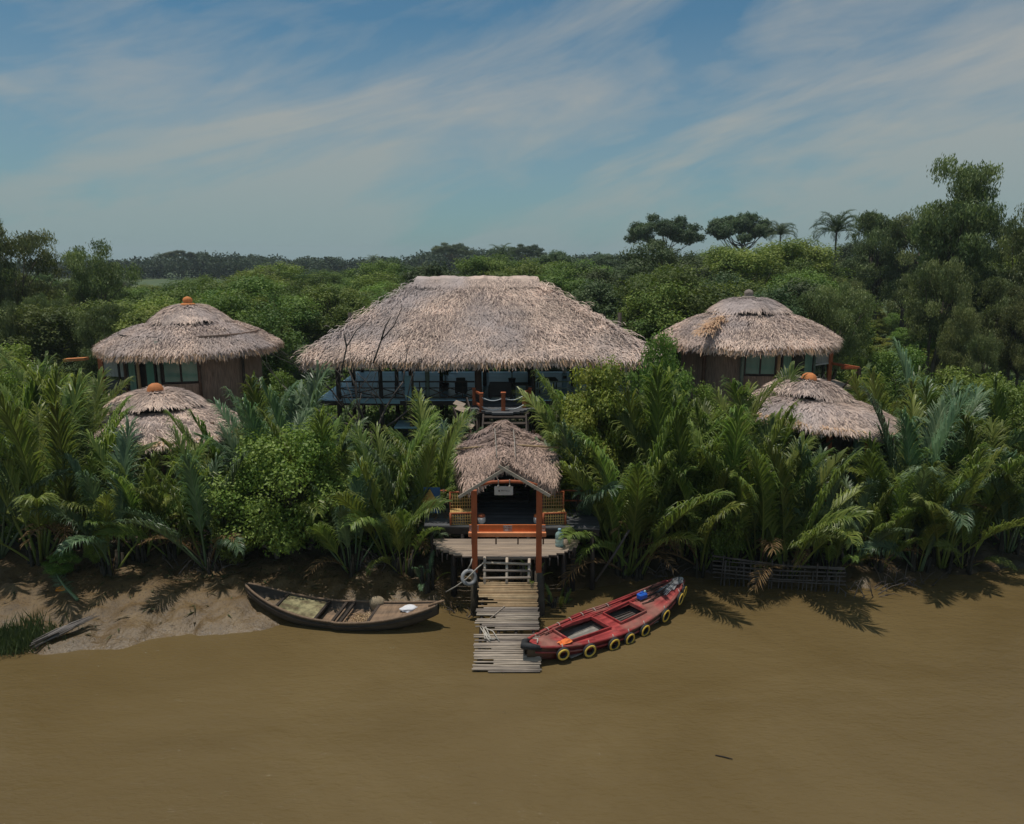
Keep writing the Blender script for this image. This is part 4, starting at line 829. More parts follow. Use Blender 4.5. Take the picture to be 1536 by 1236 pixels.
def gate():
    Y = 23.33
    o = thing('landing_gate', 'reddish brown timber gate with crossed pale rafters in front of the decks', 'gate', (-.15, Y, gz(-.15, Y)))
    for px in (711, 809):
        g = G(); a, b = at(px, 735, Y), at(px, 858, Y); g.box((a.x, Y, (a.z + b.z) / 2), (.19, .16, a.z - b.z), var=.3); g.build('gate_post', M['orange'], o, .008)
        g = G(); c = gz(a.x, Y) - .6; g.tube([(a.x, Y + .03, c), (a.x + .03, Y + .03, (c + b.z) / 2), (a.x, Y + .03, b.z)], [.22, .20, .14], 9); g.build('pile', M['mud_stalk'] if px < 750 else M['bark'], o)
    for (a, b, dy) in (((688, 746), (763, 700), -.11), ((748, 699), (825, 744), -.17)):
        g = G(); g.beam(at(*a, Y + dy), at(*b, Y + dy), .05, .10); g.build('rafter', M['pole'], o)
    g = G(); p = [at(x, y, Y - .02) for x, y in ((716, 728), (738, 723), (766, 722), (790, 723), (806, 728))]; g.tube(p, .055, 8); g.build('cross_beam', M['orange'], o)
    # board with a lighter lower lip and pale marks
    b = thing('orange_board', 'long orange board with salmon lower lip and pale marks between the gate posts', 'board', at(760, 800, 23.62))
    Yb = 23.62; L_, R_ = at(704, 795, Yb), at(818, 795, Yb); zt, zm, zb = at(760, 787, Yb).z, at(760, 797, Yb).z, at(760, 803.5, Yb).z
    cx = (L_.x + R_.x) / 2; w = R_.x - L_.x
    g = G(); g.box((cx, Yb, (zt + zm) / 2), (w, .05, zt - zm)); g.build('board', M['orange_bright'], b)
    g = G(); g.box((cx, Yb - .05, (zm + zb) / 2), (w + .05, .16, zm - zb)); g.build('lip', M['orange_lip'], b, .015)
    for px in (744, 777, 708, 815):
        g = G(); p = at(px, 804, Yb); g.box((p.x, Yb + .02, p.z - .14), (.05, .05, .32)); g.build('bracket', M['brown_wood'], b)
    def mark(px0, px1, seed):
        g = G(); rr = random.Random(seed); zc = (zt + zm) / 2; h = (zt - zm) * .88; x0, x1 = at(px0, 792, Yb).x, at(px1, 792, Yb).x
        g.box(((x0 + x1) / 2, Yb - .028, zc), (x1 - x0, .006, h)); k = g.build('mark', M['whiteboard'], b)
        g = G(); nx = 6
        for i in range(nx):
            for j in range(3):
                if rr.random() < .62: g.box((x0 + (x1 - x0) * (i + .5) / nx, Yb - .034, zc + h * (j - 1) * .28), ((x1 - x0) / nx * rr.uniform(.4, .9), .006, h * rr.uniform(.1, .22)), Matrix.Rotation(rr.uniform(-.8, .8), 3, 'Y'))
        sub(g, 'lettering', M['orange'], k)
    mark(755, 768, 1); mark(704.5, 709, 2); mark(713.5, 718, 3); mark(811, 817.5, 4)
    s = thing('hanging_sign', 'pale blank-looking sign board hanging from the gate cross beam on two cords', 'sign', at(756, 736, Y - .05)); Ys = Y - .06
    a, c = at(741.5, 729.5, Ys), at(769.5, 742.5, Ys); g = G(); g.box(((a.x + c.x) / 2, Ys, (a.z + c.z) / 2), (c.x - a.x, .03, a.z - c.z)); f = g.build('sign_board', M['whiteboard'], s)
    g = G(); m = V((a.x + c.x) / 2, Ys - .018, (a.z + c.z) / 2)
    g.lathe((a.x + .16, Ys - .018, m.z), [(.03, -.002), (.03, .002)], 10, ax=Matrix.Rotation(math.pi / 2, 3, 'X'))
    for i in range(7): g.box((a.x + .24 + i * .042, Ys - .018, m.z + R.uniform(-.008, .008)), (.026, .005, R.uniform(.014, .032)), Matrix.Rotation(R.uniform(-.4, .4), 3, 'Y'))
    sub(g, 'lettering', M['ink'], f)
    for px in (747.5, 764.5):
        g = G(); p, q = at(px, 721, Ys), at(px, 730, Ys); g.tube([p, q], .014, 5); g.torus(p.lerp(q, .1), .06, .014, Matrix.Rotation(math.pi / 2, 3, 'Y'), 10, 5); g.lathe(q, [(.03, -.02), (.045, .02), (.02, .06)], 8); g.build('cord', M['rope'], s)
gate()
def gangway():
    top = atz(762, 874, 1.36); bot = atz(760, 1009, .02); o = thing('bamboo_gangway', 'sloping gangway of grey bamboo poles running down into the river', 'gangway', bot)
    d = (bot - top); L_ = d.length; d.normalize(); up = V(1, 0, 0).cross(d); up = up if up.z > 0 else -up
    def run(t0, t1, wa, wb, nm, mt0):
        g = G(); n = int((t1 - t0) * L_ / .066)
        for i in range(n):
            t = t0 + (t1 - t0) * (i + .5) / n; c = top + d * (t * L_); w = wa + (wb - wa) * t; r = R.uniform(.026, .036)
            j = R.uniform(-.02, .05), R.uniform(-.02, .05); k = R.uniform(-.012, .012)
            a = c + V(-w / 2 - j[0], 0, 0) + up * R.uniform(0, .02) + d * k; b = c + V(w / 2 + j[1], 0, 0) + up * R.uniform(0, .02) - d * k
            if R.random() < .25: a = a.lerp(b, R.uniform(.1, .35))
            g.tube([a, (a + b) / 2 + up * R.uniform(-.008, .012), b], [r, r * R.uniform(.85, 1.05), r * .9], 6, var=R.random())
        g.build(nm, M[mt0], o)
    run(0, .30, 1.93, 1.93, 'pole_decking', 'pole_tan'); run(.30, .565, 1.95, 2.0, 'pole_decking', 'pole'); run(.605, 1.0, 2.0, 2.0, 'pole_decking', 'pole')
    for s in (-1, -.33, .33, 1):
        g = G(); g.tube([top + V(s * .82, 0, 0) - up * .09, bot + V(s * .84, 0, 0) - up * .09], .055, 7); g.build('bearer', M['dark_wood'], o)
    g = G(); g.tube([top + d * L_ * .30 + V(-.1, 0, 0) + up * .05, top + d * L_ * .44 + V(-.55, 0, 0) + up * .05], .022, 5); g.build('loose_stick', M['pole'], o)
    g = G()
    c = top + d * L_ * .545 + V(-.75, 0, 0) + up * .06
    for i in range(7):
        a = c + V(R.uniform(-.1, .1), 0, 0) + d * R.uniform(-.1, .05); g.tube([a, a + V(R.uniform(.05, .35), 0, 0) + d * R.uniform(.15, .5) + up * .03, a + V(R.uniform(.2, .6), 0, 0) + d * R.uniform(.3, .55)], .018, 5)
    g.build('lashing', M['rope'], o)
    l = thing('ladder', 'short bamboo ladder between the half-moon deck and the gangway', 'ladder', top)
    A, B = at(727, 835, 23.42), at(727, 876, 22.85); A2, B2 = at(794, 838, 23.42), at(793, 874, 22.85)
    for a, b in ((A, B), (A2, B2), (A.lerp(A2, .5), B.lerp(B2, .5))):
        g = G(); g.tube([a, b], .05, 7); g.build('side_rail', M['pole'], l)
    for t in (.2, .48, .76):
        g = G(); p, q = A.lerp(B, t), A2.lerp(B2, t); dd = (q - p).normalized(); g.tube([p - dd * .06 + V(0, -.06, 0), q + dd * .06 + V(0, -.06, 0)], .042, 7); g.build('rung', M['pole'], l)
gangway()
def tyre(o, c, ax, r=.21, mt='rubber', face='tyre_yellow', nm='tyre'):
    pass
def hanging_tyre():
    c = at(703.5, 866, 23.05); o = thing('tyre_fender', 'pale worn tyre hanging on a cord from the left gate post', 'tyre', c)
    g = G(); g.torus(c, .22, .065, Matrix.Rotation(math.pi / 2 - .35, 3, 'X') @ Matrix.Rotation(.2, 3, 'Y'), 28, 10); g.build('tyre', M['tyre_grey'], o)
    g = G(); a, b = at(708, 838, 23.22), at(702, 853, 23.1); g.tube([a, a.lerp(b, .5) + V(.03, 0, 0), b], .022, 5); g.build('cord', M['rope'], o)
    r = thing('mooring_rope', 'grey rope stretched from the ladder past the hanging tyre to the mud', 'rope', at(670, 888, 23.0))
    g = G(); P = [at(729, 841, 23.3), at(716, 852, 22.95), at(700, 868, 22.9), at(685, 879, 23.1), at(669, 888, 23.3)]; g.tube(P, .022, 6); g.build('rope', M['rope'], r)
hanging_tyre()
def jug():
    p = atz(839, 819, LZ); o = thing('water_jug', 'large clear blue-green water jug standing on the right of the half-moon deck', 'water jug', p)
    g = G(); g.lathe(p, [(.13, 0), (.15, .02), (.15, .1), (.14, .12), (.15, .14), (.15, .26), (.14, .28), (.15, .30), (.15, .42), (.13, .49), (.06, .54), (.05, .60)], 22); g.build('bottle', M['jug'], o)
    g = G(); g.lathe(p, [(.058, .585), (.06, .65), (.04, .66)], 16); g.build('cap', M['blue_panel'], o)
jug()
def bench(px0, px1, py, Y, label, flip=1):
    a, b = atz(px0, py, UZ), atz(px1, py - 1, UZ); w = (b - a).length; c = (a + b) / 2; o = thing('bamboo_bench', label, 'bench', c, rz=math.atan2(b.y - a.y, b.x - a.x) + 1e-6)
    def lat(w, h, nv, nh, org, U, W_, r=.016):
        g = G()
        for i in range(nv + 1): q = org + U * (w * i / nv); g.tube([q, q + W_ * h], r, 5)
        for j in range(nh + 1): q = org + W_ * (h * j / nh); g.tube([q, q + U * w], r * 1.1, 5)
        return g
    X, Z, Yv = V(1, 0, 0), V(0, 0, 1), V(0, 1, 0)
    lat(w, .42, 9, 4, V(-w / 2, 0, .03), X, Z).build('front_lattice', M['lattice'], o)
    lat(w, .5, 9, 6, V(-w / 2, 0, .45), X, Yv, .022).build('seat', M['lattice'], o)
    lat(w, .62, 9, 5, V(-w / 2, .52, .45), X, (Z + Yv * .12).normalized()).build('backrest', M['lattice'], o)
    for sx in (-1, 1):
        for yy, h in ((0, .48), (.52, 1.1)):
            g = G(); g.tube([(sx * w / 2, yy, 0), (sx * w / 2, yy + (.08 if yy else 0), h)], .04, 7); g.build('leg', M['orange'], o)
    g = G(); g.tube([(-w / 2, .58, 1.08), (w / 2, .58, 1.08)], .035, 6); g.tube([(-w / 2, 0, .46), (w / 2, 0, .46)], .035, 6); g.build('frame', M['orange'], o)
bench(676, 709, 788, 25.3, 'yellow cane bench with orange frame on the upper deck left of the gate')
bench(815, 848, 788, 25.3, 'yellow cane bench with orange frame on the upper deck right of the gate')
def pot(px, py, label, mt_top):
    p = atz(px, py, UZ); o = thing('bucket', label, 'bucket', p)
    g = G(); g.lathe(p, [(.10, 0), (.14, .06), (.15, .2), (.13, .26)], 16); g.build('bucket_body', M['white'], o)
    g = G(); g.lathe(p, [(.135, .262), (.12, .34), (.05, .37)], 16); g.build('lid', M[mt_top], o)
pot(722.5, 785, 'small white bucket with a brown lid just inside the left gate post', 'orange'); pot(806, 785, 'small white bucket with an orange lid by the right gate post', 'orange_bright')
def diamond():
    c = at(644, 751, 26.2); o = thing('diamond_sign', 'dark blue board with an ochre diamond leaning at the left end of the deck', 'sign', V(c.x, c.y, UZ))
    g = G(); g.box(c + V(.10, .05, 0), (.62, .04, 1.0)); g.build('board', M['blue_dark'], o)
    g = G(); d = [V(-.28, 0, .02), V(.03, 0, .47), V(.28, 0, 0), V(0, 0, -.46)]; vs_ = [c + q + V(0, -.01, 0) for q in d] + [c + q + V(0, -.04, 0) for q in d]
    g.add(vs_, [(0, 1, 2, 3), (7, 6, 5, 4), (0, 4, 5, 1), (1, 5, 6, 2), (2, 6, 7, 3), (3, 7, 4, 0)], .5); g.build('diamond', M['yellow'], o)
diamond()

# ------------------------------------------------------------------ boats
class Hull:
    def __init__(s, L_, B, zs, rise, kz, krise, pw=2.3, e0=.07, e1=.07, sharp=.75):
        s.L, s.B, s.zs, s.rise, s.kz, s.kr, s.pw, s.e0, s.e1, s.sh = L_, B, zs, rise, kz, krise, pw, e0, e1, sharp
    def b(s, t): return s.B * max(0, 1 - abs(t) ** s.pw) ** s.sh + (s.e0 if t < 0 else s.e1)
    def sheer(s, t): return s.zs + (s.rise[0] if t < 0 else s.rise[1]) * abs(t) ** 2.1
    def keel(s, t): return s.kz + (s.kr[0] if t < 0 else s.kr[1]) * abs(t) ** 3
    def skin(s, off=0, n=40, m=8, top=0.0):
        P = []
        for i in range(n + 1):
            t = -1 + 2 * i / n; b = max(.02, s.b(t) - off); zt = s.sheer(t) + top; zk = s.keel(t) + off
            for j in range(2 * m + 1):
                a = (j / m - 1); q = abs(a); P.append((t * s.L / 2 * (1 - off / s.L), math.copysign(b * math.sin(q * math.pi / 2) ** .75, a) if q else 0, zk + (zt - zk) * (1 - math.cos(q * math.pi / 2)) ** 1.1))
        w = 2 * m + 1; F_ = [(i * w + j, (i + 1) * w + j, (i + 1) * w + j + 1, i * w + j + 1) for i in range(n) for j in range(2 * m)]
        return P, F_, n, w
    def shell(s, g, th=.04, n=40, m=8, var=.4):
        P, F_, n, w = s.skin(0, n, m); Q, _, _, _ = s.skin(th, n, m); N0 = len(P)
        g.arr(np.array(P + Q), np.array(F_ + [tuple(k + N0 for k in f[::-1]) for f in F_]), var, True)
        e = [(i * w, i * w + N0, (i + 1) * w + N0, (i + 1) * w) for i in range(n)] + [(i * w + w - 1, (i + 1) * w + w - 1, (i + 1) * w + w - 1 + N0, i * w + w - 1 + N0) for i in range(n)]
        g.arr(np.array(P + Q), np.array(e), var)
    def rail(s, side, off=0, dz=.02, t0=-.98, t1=.98, r=.03, n=36, h=1.2):
        g = G(); g.tube([(t * s.L / 2, side * (s.b(t) + off), s.sheer(t) + dz) for t in np.linspace(t0, t1, n)], r, 6); return g
    def deck(s, g, t0, t1, dz, inset=.03, cut=(), nt=40, ny=12, th=.03, camber=.04):
        for i in range(nt):
            ta, tb = t0 + (t1 - t0) * i / nt, t0 + (t1 - t0) * (i + 1) / nt; tm = (ta + tb) / 2
            for j in range(ny):
                ya, yb = -1 + 2 * j / ny, -1 + 2 * (j + 1) / ny; ym = (ya + yb) / 2
                if any(c[0] < tm < c[1] and c[2] < ym < c[3] for c in cut): continue
                def q(t, y, d=0): return (t * s.L / 2, y * (s.b(t) - inset), s.sheer(t) + dz + camber * (1 - y * y) - d)
                g.arr(np.array([q(ta, ya), q(tb, ya), q(tb, yb), q(ta, yb), q(ta, ya, th), q(ta, yb, th), q(tb, yb, th), q(tb, ya, th)]), np.array([[0, 1, 2, 3], [4, 5, 6, 7]]), ((j * 7 + (i // 9) * 5) % 11) / 10 )
def red_boat():
    bow, stern = atz(789, 968, .62), atz(1024, 868, .85); c = (bow + stern) / 2; yaw = math.atan2(stern.y - bow.y, stern.x - bow.x); L_ = math.hypot(stern.x - bow.x, stern.y - bow.y)
    o = thing('red_boat', 'faded red wooden boat with yellow-faced tyres along its side, moored right of the gangway', 'boat', (c.x, c.y, 0), rz=yaw)
    h = Hull(L_, .80, .34, (.30, .54), -.25, (.45, .6), 2.0, .08, .04)
    g = G(); h.shell(g); g.build('hull', M['red_dark'], o)
    g = G(); cuts = ((-.60, -.12, -.55, .62), (.02, .36, -.50, .55)); h.deck(g, -.93, .97, -.03, cut=cuts, nt=60, ny=16); g.build('deck', M['red'], o)
    g = G()
    for (t0, t1, y0, y1) in cuts:        # hatch coamings
        for y in (y0, y1): g.beam((t0 * L_ / 2, y * h.b((t0 + t1) / 2) * .97, h.sheer(t0) + .02), (t1 * L_ / 2, y * h.b((t0 + t1) / 2) * .97, h.sheer(t1) + .02), .05, .12, .4)
        for t in (t0, t1): g.beam((t * L_ / 2, y0 * h.b(t) * .95, h.sheer(t) + .02), (t * L_ / 2, y1 * h.b(t) * .95, h.sheer(t) + .02), .05, .12, .4)
    g.build('hatch_coaming', M['red'], o)
    g = G()
    for j in range(9): g.box((-.1 * L_ / 2, -.60 + j * .15, .07 + (R.random() * .02)), (1.1 * L_ / 2, .135, .03), var=R.random())
    g.build('floorboards', M['boat_grey'], o)
    g = G()
    for j in range(6): g.beam((.0 * L_ / 2 + .1, -.4 + j * .16, .12), (.36 * L_ / 2, -.45 + j * .16 + R.uniform(-.1, .1), .14), .07, .03, R.random())
    g.build('stowed_poles', M['deadwood'], o)
    for s_ in (-1, 1): h.rail(s_, .01, .0, r=.045).build('gunwale', M['red'], o)
    g = G(); h2 = lambda t: (t * L_ / 2, -(h.b(t) + .015), h.sheer(t) - .17); g.tube([h2(t) for t in np.linspace(-.95, .95, 34)], .028, 6); g.build('rubbing_strake', M['red'], o)
    g = G(); g.tube([(-.90 * L_ / 2, -.30, h.sheer(-.9) - .04), (-.97 * L_ / 2, -.2, h.sheer(-.97)), (-1.0 * L_ / 2 - .10, 0, h.sheer(-1) + .01), (-.97 * L_ / 2, .2, h.sheer(-.97)), (-.92 * L_ / 2, .26, h.sheer(-.92) - .02)], [.07, .10, .115, .10, .07], 10); g.build('bow_fender', M['rubber'], o)
    for i, px in enumerate((844, 883, 920, 943, 966, 997, 1013, 1023)):
        best = min(np.linspace(-.9, .97, 200), key=lambda t: abs(px_of((lambda q: (c.x + q[0] * math.cos(yaw) - q[1] * math.sin(yaw), c.y + q[0] * math.sin(yaw) + q[1] * math.cos(yaw), q[2]))((t * L_ / 2, -(h.b(t) + .06), h.sheer(t) - .22)))[0] - px)) if i < 6 else (.80, .91)[i - 6]
        t = best; sl = math.atan2(-(h.b(t + .02) - h.b(t - .02)), .04 * L_ / 2); r = .175 * R.uniform(.9, 1.08)
        cc = V(t * L_ / 2, -(h.b(t) + .075), h.sheer(t) - .20); ax = Matrix.Rotation(sl, 3, 'Z') @ Matrix.Rotation(math.pi / 2 + .12, 3, 'X')
        g = G(); g.torus(cc, r, .062, ax, 24, 9); ty = g.build('tyre', M['rubber'], o)
        g = G(); out_ = ax @ V(0, 0, 1); out_ = out_ if out_.y < 0 else -out_; g.torus(cc + out_ * .042, r + .0, .036, ax, 24, 8); sub(g, 'painted_face', M['tyre_yellow'], ty)
        g = G(); g.tube([cc + V(0, 0, r), cc + V(0, .06, r + .14)], .015, 5); sub(g, 'cord', M['rope'], ty)
    g = G()                                # oars and poles along the far gunwale
    for j, (dy, t0, t1, z) in enumerate(((.0, -.80, .45, .07), (-.12, -.72, .30, .06), (-.22, -.5, .62, .07), (.05, -.3, .85, .10))):
        g.tube([(t * L_ / 2, (h.b(t) - .10 + dy) * 1, h.sheer(t) + z) for t in np.linspace(t0, t1, 10)], .032, 6, var=R.random())
    g.build('pole_bundle', M['red'], o)
    g = G()
    for j in range(6): a = -.66 + j * .16; g.torus((a * L_ / 2, h.b(a) - .14, h.sheer(a) + .06), .09, .014, Matrix.Rotation(math.pi / 2, 3, 'Y'), 10, 5)
    g.tube([(-.88 * L_ / 2, .2, h.sheer(-.88) + .05), (-.86 * L_ / 2, .05, h.sheer(-.88) + .08), (-.9 * L_ / 2, -.1, h.sheer(-.9) + .05)], .02, 5); g.build('lashing', M['rope'], o)
    g = G()
    for j in range(12):
        a = R.uniform(.42, .62); y = R.uniform(-.1, .5); g.tube([(a * L_ / 2, y, h.sheer(a) + .05), ((a + R.uniform(.1, .25)) * L_ / 2, y + R.uniform(-.15, .1), h.sheer(a) + R.uniform(.08, .25))], .018, 5)
    g.build('brushwood', M['dark_wood'], o)
    g = G(); 
    for j in range(16):
        a = R.uniform(.66, .80); y = R.uniform(-.25, .25); g.tube([(a * L_ / 2, y, h.sheer(a) + .03), (.93 * L_ / 2, y * .4, h.sheer(.93) + R.uniform(.06, .16))], .016, 5)
    for j in range(9): g.lathe((R.uniform(.84, .98) * L_ / 2, R.uniform(-.12, .12), h.sheer(.9) + .04), [(.10, 0), (.12, .05), (.08, .11), (.02, .13)], 8)
    g.build('net_heap', M['tyre_grey'], o)
    def on_boat(name, label, cat, tt, y, builder):
        q = (tt * L_ / 2, y, h.sheer(tt)); w = (c.x + q[0] * math.cos(yaw) - q[1] * math.sin(yaw), c.y + q[0] * math.sin(yaw) + q[1] * math.cos(yaw), q[2] + .02)
        t_ = thing(name, label, cat, w, rz=yaw); builder(t_)
    def can(t_):
        g = G(); g.box((0, 0, .11), (.36, .24, .2)); g.build('can_body', M['blue'], t_, .04); g = G(); g.tube([(.1, 0, .2), (.16, 0, .26)], .04, 8); g.build('spout', M['blue_panel'], t_); g = G(); g.tube([(-.12, 0, .2), (-.08, 0, .27), (.04, 0, .27), (.06, 0, .2)], .015, 5); g.build('handle', M['blue'], t_)
    on_boat('jerry_can', 'bright blue jerry can lying on the red boat deck', 'jerry can', .50, .28, can)
    def rag(t_):
        g = G()
        xs = np.linspace(-1, 1, 13); U, W = np.meshgrid(xs, xs); Z = .03 + .09 * vnoise(U * 3 + 2, W * 3, 4) * (1 - .5 * (U ** 2 + W ** 2)); P = np.stack([U * .22 * (1 + .3 * (vnoise(W * 2, U, 2) - .5)), W * .13 * (1 + .6 * (vnoise(U * 2, W, 9) - .5)), Z], -1).reshape(-1, 3)
        i = (np.arange(12)[:, None] * 13 + np.arange(12)[None]).ravel(); g.arr(P, np.stack([i, i + 1, i + 14, i + 13], 1), .5)
        g.build('cloth', M['orange_rag'], t_)
    on_boat('orange_rag', 'crumpled orange cloth on the near edge of the red boat bow', 'cloth', -.66, -.42, rag)
red_boat()
def wooden_boat():
    l, r_ = atz(366, 872, 1.25), atz(657, 903, .95); c = (l + r_) / 2; yaw = math.atan2(r_.y - l.y, r_.x - l.x); L_ = math.hypot(r_.x - l.x, r_.y - l.y)
    o = thing('wooden_boat', 'grey weathered open wooden boat lying at the mud edge left of the gangway', 'boat', (c.x, c.y + .10, 0), rz=yaw)
    h = Hull(L_, .72, .33, (.80, .52), -.15, (.95, .62), 2.0, .04, .10)
    g = G(); h.shell(g, .05); g.build('hull', M['boat_wood'], o)
    for s_ in (-1, 1): h.rail(s_, -.02, .0, r=.04).build('gunwale', M['boat_deck'], o)
    g = G(); g.tube([(t * L_ / 2, -(h.b(t) + .0), h.sheer(t) - .13) for t in np.linspace(-.95, .95, 30)], .025, 5); g.build('rubbing_strake', M['dark_wood'], o)
    g = G(); h.deck(g, .34, .97, -.05, camber=.02, nt=16, ny=7); g.build('bow_deck', M['boat_deck'], o)
    g = G(); h.deck(g, -.62, -.20, -.07, camber=.03, nt=16, ny=7); g.build('stern_deck', M['litter_mud'], o)
    g = G(); h.deck(g, -.2, .34, -.24, inset=.08, camber=0, nt=10, ny=5); g.build('floorboards', M['boat_deck'], o)
    for t in (-.2, -.02, .06, .34, -.62):
        g = G(); b = h.b(t) - .05; g.beam((t * L_ / 2, -b, h.sheer(t) - .05), (t * L_ / 2, b, h.sheer(t) - .05), .09, .08); g.build('thwart', M['dark_wood'], o)
    g = G(); n = 170
    for i in range(n):
        x, y = R.gauss(.20, .06) * L_ / 2, R.uniform(-.45, .3); a = R.uniform(0, 6.28); g.tube([(x, y, h.sheer(.2) - .30 + R.uniform(0, .16)), (x + math.cos(a) * .16, y + math.sin(a) * .16, h.sheer(.2) - .28 + R.uniform(0, .12))], .012, 3)
    g.build('straw_heap', M['pole_tan'], o)
    g = G(); g.tube([(.9 * L_ / 2, 0, h.sheer(.9)), (1.0 * L_ / 2, .02, h.sheer(1) + .03), (1.06 * L_ / 2, 0, h.sheer(1) + .12)], [.05, .05, .03], 7); g.build('bow_stem', M['boat_deck'], o)
    q = (.70 * L_ / 2, .02, h.sheer(.7) - .04); w = (c.x + q[0] * math.cos(yaw) - q[1] * math.sin(yaw), c.y + .10 + q[0] * math.sin(yaw) + q[1] * math.cos(yaw), q[2])
    t_ = thing('white_sack', 'crumpled white plastic sack on the bow boards of the grey wooden boat', 'sack', w, rz=.3)
    u, v = np.meshgrid(np.linspace(0, 2 * np.pi, 25)[:-1], np.linspace(0, 1, 8)); rad = (1 - v ** 2) ** .5 * (1 + .5 * (vnoise(u * 2, v * 4, 3) - .5)); P = np.stack([.30 * rad * np.cos(u), .18 * rad * np.sin(u), .15 * v + .03 * vnoise(u * 3, v * 6, 8)], -1)
    g = G(); i = (np.arange(7)[:, None] * 24 + np.arange(24)[None]).ravel(); j = (np.arange(7)[:, None] * 24 + (np.arange(24)[None] + 1) % 24).ravel(); g.arr(P.reshape(-1, 3), np.stack([i, j, j + 24, i + 24], 1), .5, True); g.build('sack', M['cloth'], t_)
M['litter_mud'] = mat('littered_board', (.12, .085, .05), (.10, .10, .05), rough=.9, amt=.5, scale=6, c3=(.30, .27, .15), c3w=.5, bump=.6)
wooden_boat()

# ------------------------------------------------------------------ plants
def ordinal(i, n):
    if n == 1: return ''
    if n == 2: return ('left of two', 'right of two')[i]
    if i == 0: return 'leftmost of %d' % n
    if i == n - 1: return 'rightmost of %d' % n
    w = ('', 'second', 'third', 'fourth', 'fifth', 'sixth', 'seventh', 'eighth', 'ninth', 'tenth', 'eleventh', 'twelfth', 'thirteenth', 'fourteenth', 'fifteenth')
    return w[i] + ' from left'
def label_all(objs, zones, rows, head):
    cells = {}
    for o in objs:
        p = px_of((o.location.x, o.location.y, o.location.z + 2)); z = next((t for a, t in zones if p[0] < a), zones[-1][1]); r = next((t for a, t in rows if o.location.y < a), rows[-1][1])
        cells.setdefault((o.get('_k', head), r, z), []).append((p[0], o))
    for (h, r, z), l in cells.items():
        l.sort(key=lambda q: q[0])
        for i, (_, o) in enumerate(l):
            od = ordinal(i, len(l)); o['label'] = ' '.join(x for x in (h, r, z) if x) + (', ' + od if od else '')
            if '_k' in o: del o['_k']
# nipa palms: photo column, distance, top of the fronds in the photo
PL = [(-25, 25.6, 600, 11), (40, 25.4, 600, 11), (88, 26.2, 590, 11), (150, 24.9, 668, 9), (200, 25.8, 655, 10), (245, 26.0, 668, 10), (300, 25.2, 665, 10), (330, 27.4, 640, 10),
      (10, 28.6, 545, 12), (75, 29.0, 545, 12), (128, 29.5, 560, 11), (172, 28.6, 668, 8), (215, 28.8, 690, 8), (285, 28.6, 685, 8), (352, 29.6, 612, 11),
      (-40, 33, 520, 11), (45, 33, 525, 11), (110, 33.5, 535, 10), (395, 31.5, 572, 11), (445, 30.0, 560, 11), (485, 31.5, 604, 10), (528, 30.2, 645, 10), (400, 27.9, 600, 10), (470, 27.2, 618, 10),
      (540, 27.6, 676, 10), (578, 26.4, 650, 11), (612, 27.3, 660, 11), (560, 31.8, 675, 9), (648, 28.4, 598, 12), (628, 30.6, 660, 9), (668, 30.5, 622, 8), (600, 25.6, 742, 8), (520, 25.6, 700, 9),
      (875, 29.8, 560, 9), (884, 28.0, 610, 12), (925, 26.5, 655, 11), (945, 26.3, 618, 12), (925, 29.8, 540, 12), (985, 28.4, 562, 12), (1030, 27.4, 590, 11), (1000, 31.5, 580, 9), (965, 26.3, 690, 10),
      (1075, 28.8, 595, 10), (1120, 30.2, 600, 10), (1146, 31.6, 535, 5), (1105, 26.9, 620, 12), (1150, 26.4, 650, 11), (1195, 26.0, 648, 11), (1228, 26.9, 672, 10), (1178, 29.8, 640, 9), (1060, 26.6, 668, 9),
      (1292, 26.7, 725, 8), (1345, 27.6, 655, 10), (1262, 26.2, 775, 8), (1375, 28.2, 600, 12), (1400, 31.0, 545, 12), (1340, 33.5, 560, 11), (1300, 35.5, 560, 10), (1362, 30.6, 600, 10),
      (1430, 27.0, 640, 11), (1480, 28.6, 610, 12), (1530, 28.2, 660, 12), (1465, 26.9, 745, 9), (1395, 26.7, 700, 10), (1590, 29, 640, 12), (1500, 32, 575, 11), (1190, 31.0, 610, 6), (1335, 26.6, 735, 8)]
for i, (px, Y, top, n) in enumerate(PL):
    p = at(px, 700, Y); x = p.x; s = (at(px, top, Y).z - gz(x, Y)) / 6.35
    nipa(x, Y, s, n, seed=i * 7 + 3, dry=(1, 1, 2, 1)[i % 4], spread=1.0 if s > .7 else 1.2)
ZP = [(-20, 'beyond the left frame edge'), (70, 'at the left edge of the picture'), (175, 'left of the lower left round hut'), (320, 'before the lower left round hut'), (420, 'right of the lower left round hut'), (500, 'around the big round shrub'),
      (590, 'under the left eave of the pavilion'), (690, 'left of the entrance canopy'), (880, 'right of the entrance canopy'), (960, 'behind the stern of the red boat'), (1045, 'right of the red boat stern'), (1140, 'left of the lower right round hut'),
      (1260, 'before the lower right round hut'), (1350, 'right of the lower right round hut'), (1450, 'above the right bank'), (1540, 'at the right edge of the picture'), (9999, 'beyond the right frame edge')]
label_all(PALMS, ZP, [(27.05, 'at the water side'), (30.1, 'in the second row'), (99, 'in the back row')], 'nipa palm')
# sprouts hanging near the gangway
SPR = [(at(797, 868, 23.5), .13, 'small nipa sprout leaning over the ladder and gangway top', 6), (at(838, 915, 24.1), .15, 'small drooping nipa sprout between the gangway and the red boat', 8), (at(640, 880, 24.9), .18, 'low browning nipa sprout by the mooring rope', 6), (at(940, 868, 26.6), .16, 'small pale sprout on the shaded mud behind the red boat', 6)]
for p, s, lb, n in SPR:
    o = nipa(p.x, p.y, s, n, seed=int(p.x * 100) + 999, dry=1, spread=1.6); o['label'] = lb; o['group'] = 'nipa sprouts by the landing'
    if s == .13: o.location.z = 1.15
PALMS.clear()

